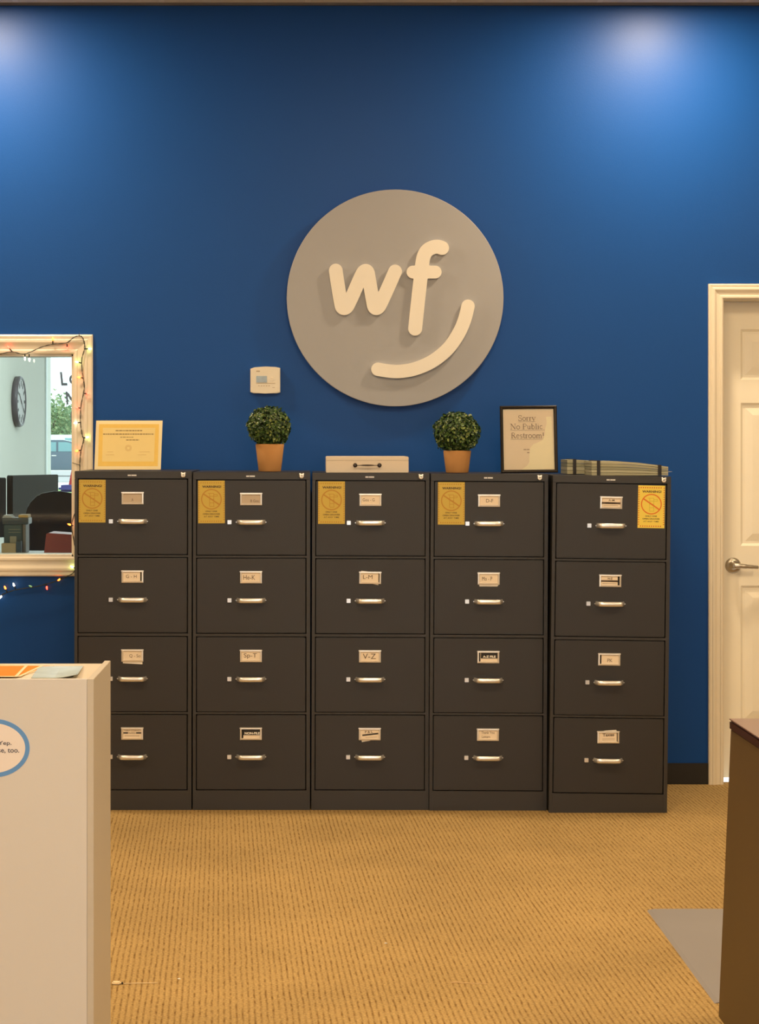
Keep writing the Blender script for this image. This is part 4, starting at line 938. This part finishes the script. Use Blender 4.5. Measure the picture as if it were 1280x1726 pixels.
b = nb(); box(b, -12*mi_, 12*mi_, 0, .05, 0, hz3, bev=.001); finish(b, 'body', mat('tan_cardboard', (.42, .32, .18), rough=.8, var=.1), sb_)
b = nb(); box(b, 1*mi_, 12*mi_, .02, .03, hz3, hz3+.030, bev=.001); finish(b, 'divider_tab', mat('olive_tab', (.26, .24, .17), rough=.7, var=.1), sb_)
ledge('binder', 'dark blue-green binder standing right of the tan cardboard box', 'binder', 27, 35.5, 912, mat('binder_teal', (.02, .05, .07), rough=.4, var=.1), .05, YI-.06)
ledge('binder', 'slim grey-brown binder standing between the teal box and the office chair', 'binder', 38.5, 43.5, 884, mat('binder_taupe', (.17, .15, .12), rough=.5, var=.1), .12)
zt_ = Z(884, YI)+.0005
b = nb(); box(b, -22*mi_, 22*mi_, 0, .12, 0, .028, bev=.002); tag(finish(b, 'paper_tray', mat('tray_dark', (.03, .05, .06), rough=.4, var=.15), loc=(X(26, YI), YI-.005, zt_)), 'dark flat paper tray on top of the teal file box', 'tray')
b = nb(); box(b, -8*mi_, 8*mi_, 0, .10, 0, .012, bev=.001); tag(finish(b, 'folder', mat('mustard_folder', (.42, .26, .06), rough=.6, var=.1), loc=(X(39, YI), YI, zt_+.029)), 'mustard yellow folder lying on the dark paper tray', 'folder')
b = nb()
for i in range(3): box(b, -8*mi_+i*.003, 8*mi_-i*.004, 0, .10, i*.0045, i*.0045+.002)
tag(finish(b, 'paper_stack', mat('office_paper', (.55, .56, .54), rough=.7, var=.05), loc=(X(12, YI), YI-.003, zt_+.029)), 'white papers lying left of the mustard folder on the tray', 'papers')
b = nb(); x0, x1 = X(75, YI), X(128, YI); hr = Z(898, YI)-zi
v = [(0, 0), (x1-x0, 0), (x1-x0, hr-.008), (.020, hr), (.010, hr-.004)]
prism(b, v, 0, .2); bmesh.ops.recalc_face_normals(b, faces=b.faces)
tag(finish(b, 'storage_bin', mat('red_bin_plastic', (.30, .045, .035), rough=.45, var=.12, vscale=30), loc=(x0, YI-.02, zi)), 'dull red storage bin on the inner window ledge beside the filing cabinet', 'bin')
# red and blue chair near the storefront
YR_ = 14.6; rc = tag(empty('tall_chair', (X(124, YR_), YR_, 0)), 'tall red chair with blue padded seat by the far shop window, half hidden', 'chair')
s_ = YR_/F; b = nb(); zz0 = Z(826, YR_); zz1 = Z(783, YR_)
prism(b, [(-9*s_, zz0+.02), (8*s_, zz0+.02), (12*s_, zz1-.01), (8*s_, zz1), (-3*s_, zz1-.03)], 0, .05); bmesh.ops.recalc_face_normals(b, faces=b.faces); finish(b, 'backrest', mat('red_fabric', (.55, .05, .05), rough=.6, var=.1), rc)
b = nb(); box(b, -20*s_, 10*s_, -.2, .05, zz0-.01, Z(817, YR_), bev=.016); finish(b, 'seat', mat('blue_fabric', (.08, .08, .28), rough=.6, var=.1), rc)
for sx in (-15, 8):
    for yy in (-.17, .02): b = nb(); tube(b, [(sx*s_, yy, 0), (sx*s_, yy, zz0)], .012, 8); finish(b, 'leg', M_MON, rc)

# ------------------------------------------------------------------ outdoors
M_CONC = mat('pale_concrete', (.55, .55, .52), rough=.9, var=.08, vscale=.5)
struct(sbox('ground', M_CONC, -80, 40, YO+.12, 260, -.22, -.12))
gr = tag(sbox('grass', mat('lawn', (.20, .34, .08), rough=.95, bump=.6, bscale=8, var=.25, vscale=1.5), -40, 20, 64, 71, -.12, -.06), 'strip of green grass outside between shop window and street', 'grass', kind='stuff')
gr['kind'] = 'stuff'
struct(sbox('road', mat('grey_asphalt', (.30, .30, .31), rough=.9, var=.08, vscale=.6), -80, 40, 86, 120, -.12, -.10))
YK = 100; ks = YK/F
car = tag(empty('car', (X(95, YK), YK, -.10)), 'dark blue-grey parked car outside beyond the shop window', 'car')
M_CARP = mat('car_paint_blue', (.10, .15, .20), rough=.25, coat=.5, var=.03); M_CGL = mat('car_glass', (.22, .42, .44), rough=.08, var=.05)
b = nb(); bod = [(-2.3, .35), (-2.35, .75), (-2.2, 1.02), (-1.2, 1.12), (1.2, 1.12), (2.0, .98), (2.3, .80), (2.35, .40), (1.9, .28), (-1.9, .28)]
prism(b, bod, 0, 1.8); bmesh.ops.bevel(b, geom=list(b.edges), offset=.05, segments=2, affect='EDGES')
cab = [(-2.1, 1.08), (-1.75, 1.60), (-1.4, 1.68), (.3, 1.68), (.75, 1.58), (1.45, 1.08)]
prism(b, cab, .12, 1.68); bmesh.ops.recalc_face_normals(b, faces=b.faces); finish(b, 'body', M_CARP, car)
b = nb(); prism(b, [(.08, 1.14), (.08, 1.58), (.45, 1.58), (.68, 1.52), (1.2, 1.14)], .09, .12); prism(b, [(-.02, 1.14), (-.02, 1.58), (-.9, 1.58), (-.9, 1.14)], .09, .12); prism(b, [(-1, 1.14), (-1, 1.56), (-1.6, 1.5), (-1.85, 1.14)], .09, .12); bmesh.ops.recalc_face_normals(b, faces=b.faces); finish(b, 'side_window', M_CGL, car)
for hx3 in (-.22, -1.2): b = nb(); box(b, hx3, hx3+.22, -.03, .0, .93, .98, bev=.01); finish(b, 'door_handle', M_WHITEPRINT, car)
for wx_ in (-1.45, 1.45):
    for wy in (.1, 1.7): b = nb(); lathe(b, [(.30, -.1), (.34, -.08), (.34, .08), (.30, .1)], 28, 0, Matrix.Translation((wx_, wy, .34)) @ Matrix.Rotation(PI/2, 4, 'X')); finish(b, 'wheel', mat('tyre', (.02, .02, .02), rough=.8, var=.1), car)
b = nb(); box(b, 1.05, 1.25, -.16, 0, 1.12, 1.28, bev=.03); finish(b, 'wing_mirror', M_CARP, car)
YV = 128; van = tag(empty('van', (X(101, YV), YV, -.12)), 'white van parked far off behind the blue-grey car', 'van')
b = nb(); prism(b, [(-2.2, .35), (-2.25, 1.9), (-2.1, 2.05), (.9, 2.05), (1.5, 1.35), (2.2, 1.15), (2.3, .4)], 0, 1.9); bmesh.ops.recalc_face_normals(b, faces=b.faces); bmesh.ops.bevel(b, geom=list(b.edges), offset=.06, segments=2, affect='EDGES'); finish(b, 'body', mat('van_white', (.8, .82, .82), rough=.3, var=.02), van)
b = nb(); prism(b, [(.3, 1.35), (.3, 1.85), (.85, 1.85), (1.25, 1.35)], -.02, .0); bmesh.ops.recalc_face_normals(b, faces=b.faces); finish(b, 'side_window', M_CGL, van)
for wx_ in (-1.4, 1.4): b = nb(); lathe(b, [(.30, -.1), (.34, -.08), (.34, .08), (.30, .1)], 20, 0, Matrix.Translation((wx_, .12, .34)) @ Matrix.Rotation(PI/2, 4, 'X')); finish(b, 'wheel', MATS['tyre'], van)
def tree(x, y, h, r, label, seed):
    rnd = random.Random(seed); e = tag(empty('tree', (x, y, -.12)), label, 'tree', 'trees across the street')
    b = nb(); tube(b, [(0, 0, 0), (.1, 0, h*.3), (0, .1, h*.6)], [.22, .16, .08], 10)
    for i in range(6): a = i*1.05; tube(b, [(0, 0, h*(.3+.04*i)), (math.cos(a)*r*.5, math.sin(a)*r*.5, h*(.55+.04*i))], [.07, .02], 6)
    finish(b, 'trunk', mat('bark', (.16, .12, .09), rough=.9, var=.2), e)
    b = nb()
    for i in range(1500):
        d = Vector((rnd.gauss(0, 1), rnd.gauss(0, 1), rnd.gauss(0, 1))).normalized()*r*(rnd.random()**.4)*(1+.25*math.sin(seed+i*.01))
        p = Vector((d.x, d.y, h*.62+d.z*h*.38/r)); 
        if p.z < .5: continue
        n_ = Vector((rnd.uniform(-1, 1), rnd.uniform(-1, 1), rnd.uniform(-.2, 1))).normalized(); tx = n_.cross(Vector((.3, .5, .8))).normalized(); ty = n_.cross(tx); q_ = rnd.uniform(.08, .19)
        f = quad(b, [p-tx*q_, p+ty*q_*.6, p+tx*q_, p-ty*q_*.6], rnd.choice((0, 0, 1)))
    finish(b, 'foliage', [mat('tree_leaf', (.16, .26, .12), rough=.7, var=.2), mat('tree_leaf_pale', (.30, .38, .18), rough=.7, var=.2)], e)
tree(X(88, 150), 150, 4.9, 1.9, 'tall pale green tree left of the others across the street', 5)
tree(X(110, 160), 160, 4.2, 1.7, 'shorter green tree at the right, behind the white van', 8)
tree(X(130, 155), 155, 4.0, 1.8, 'green tree at the right edge of the shop window view', 13)
tree(X(70, 165), 165, 4.6, 1.8, 'green tree mostly hidden behind the office wall with the clock', 21)
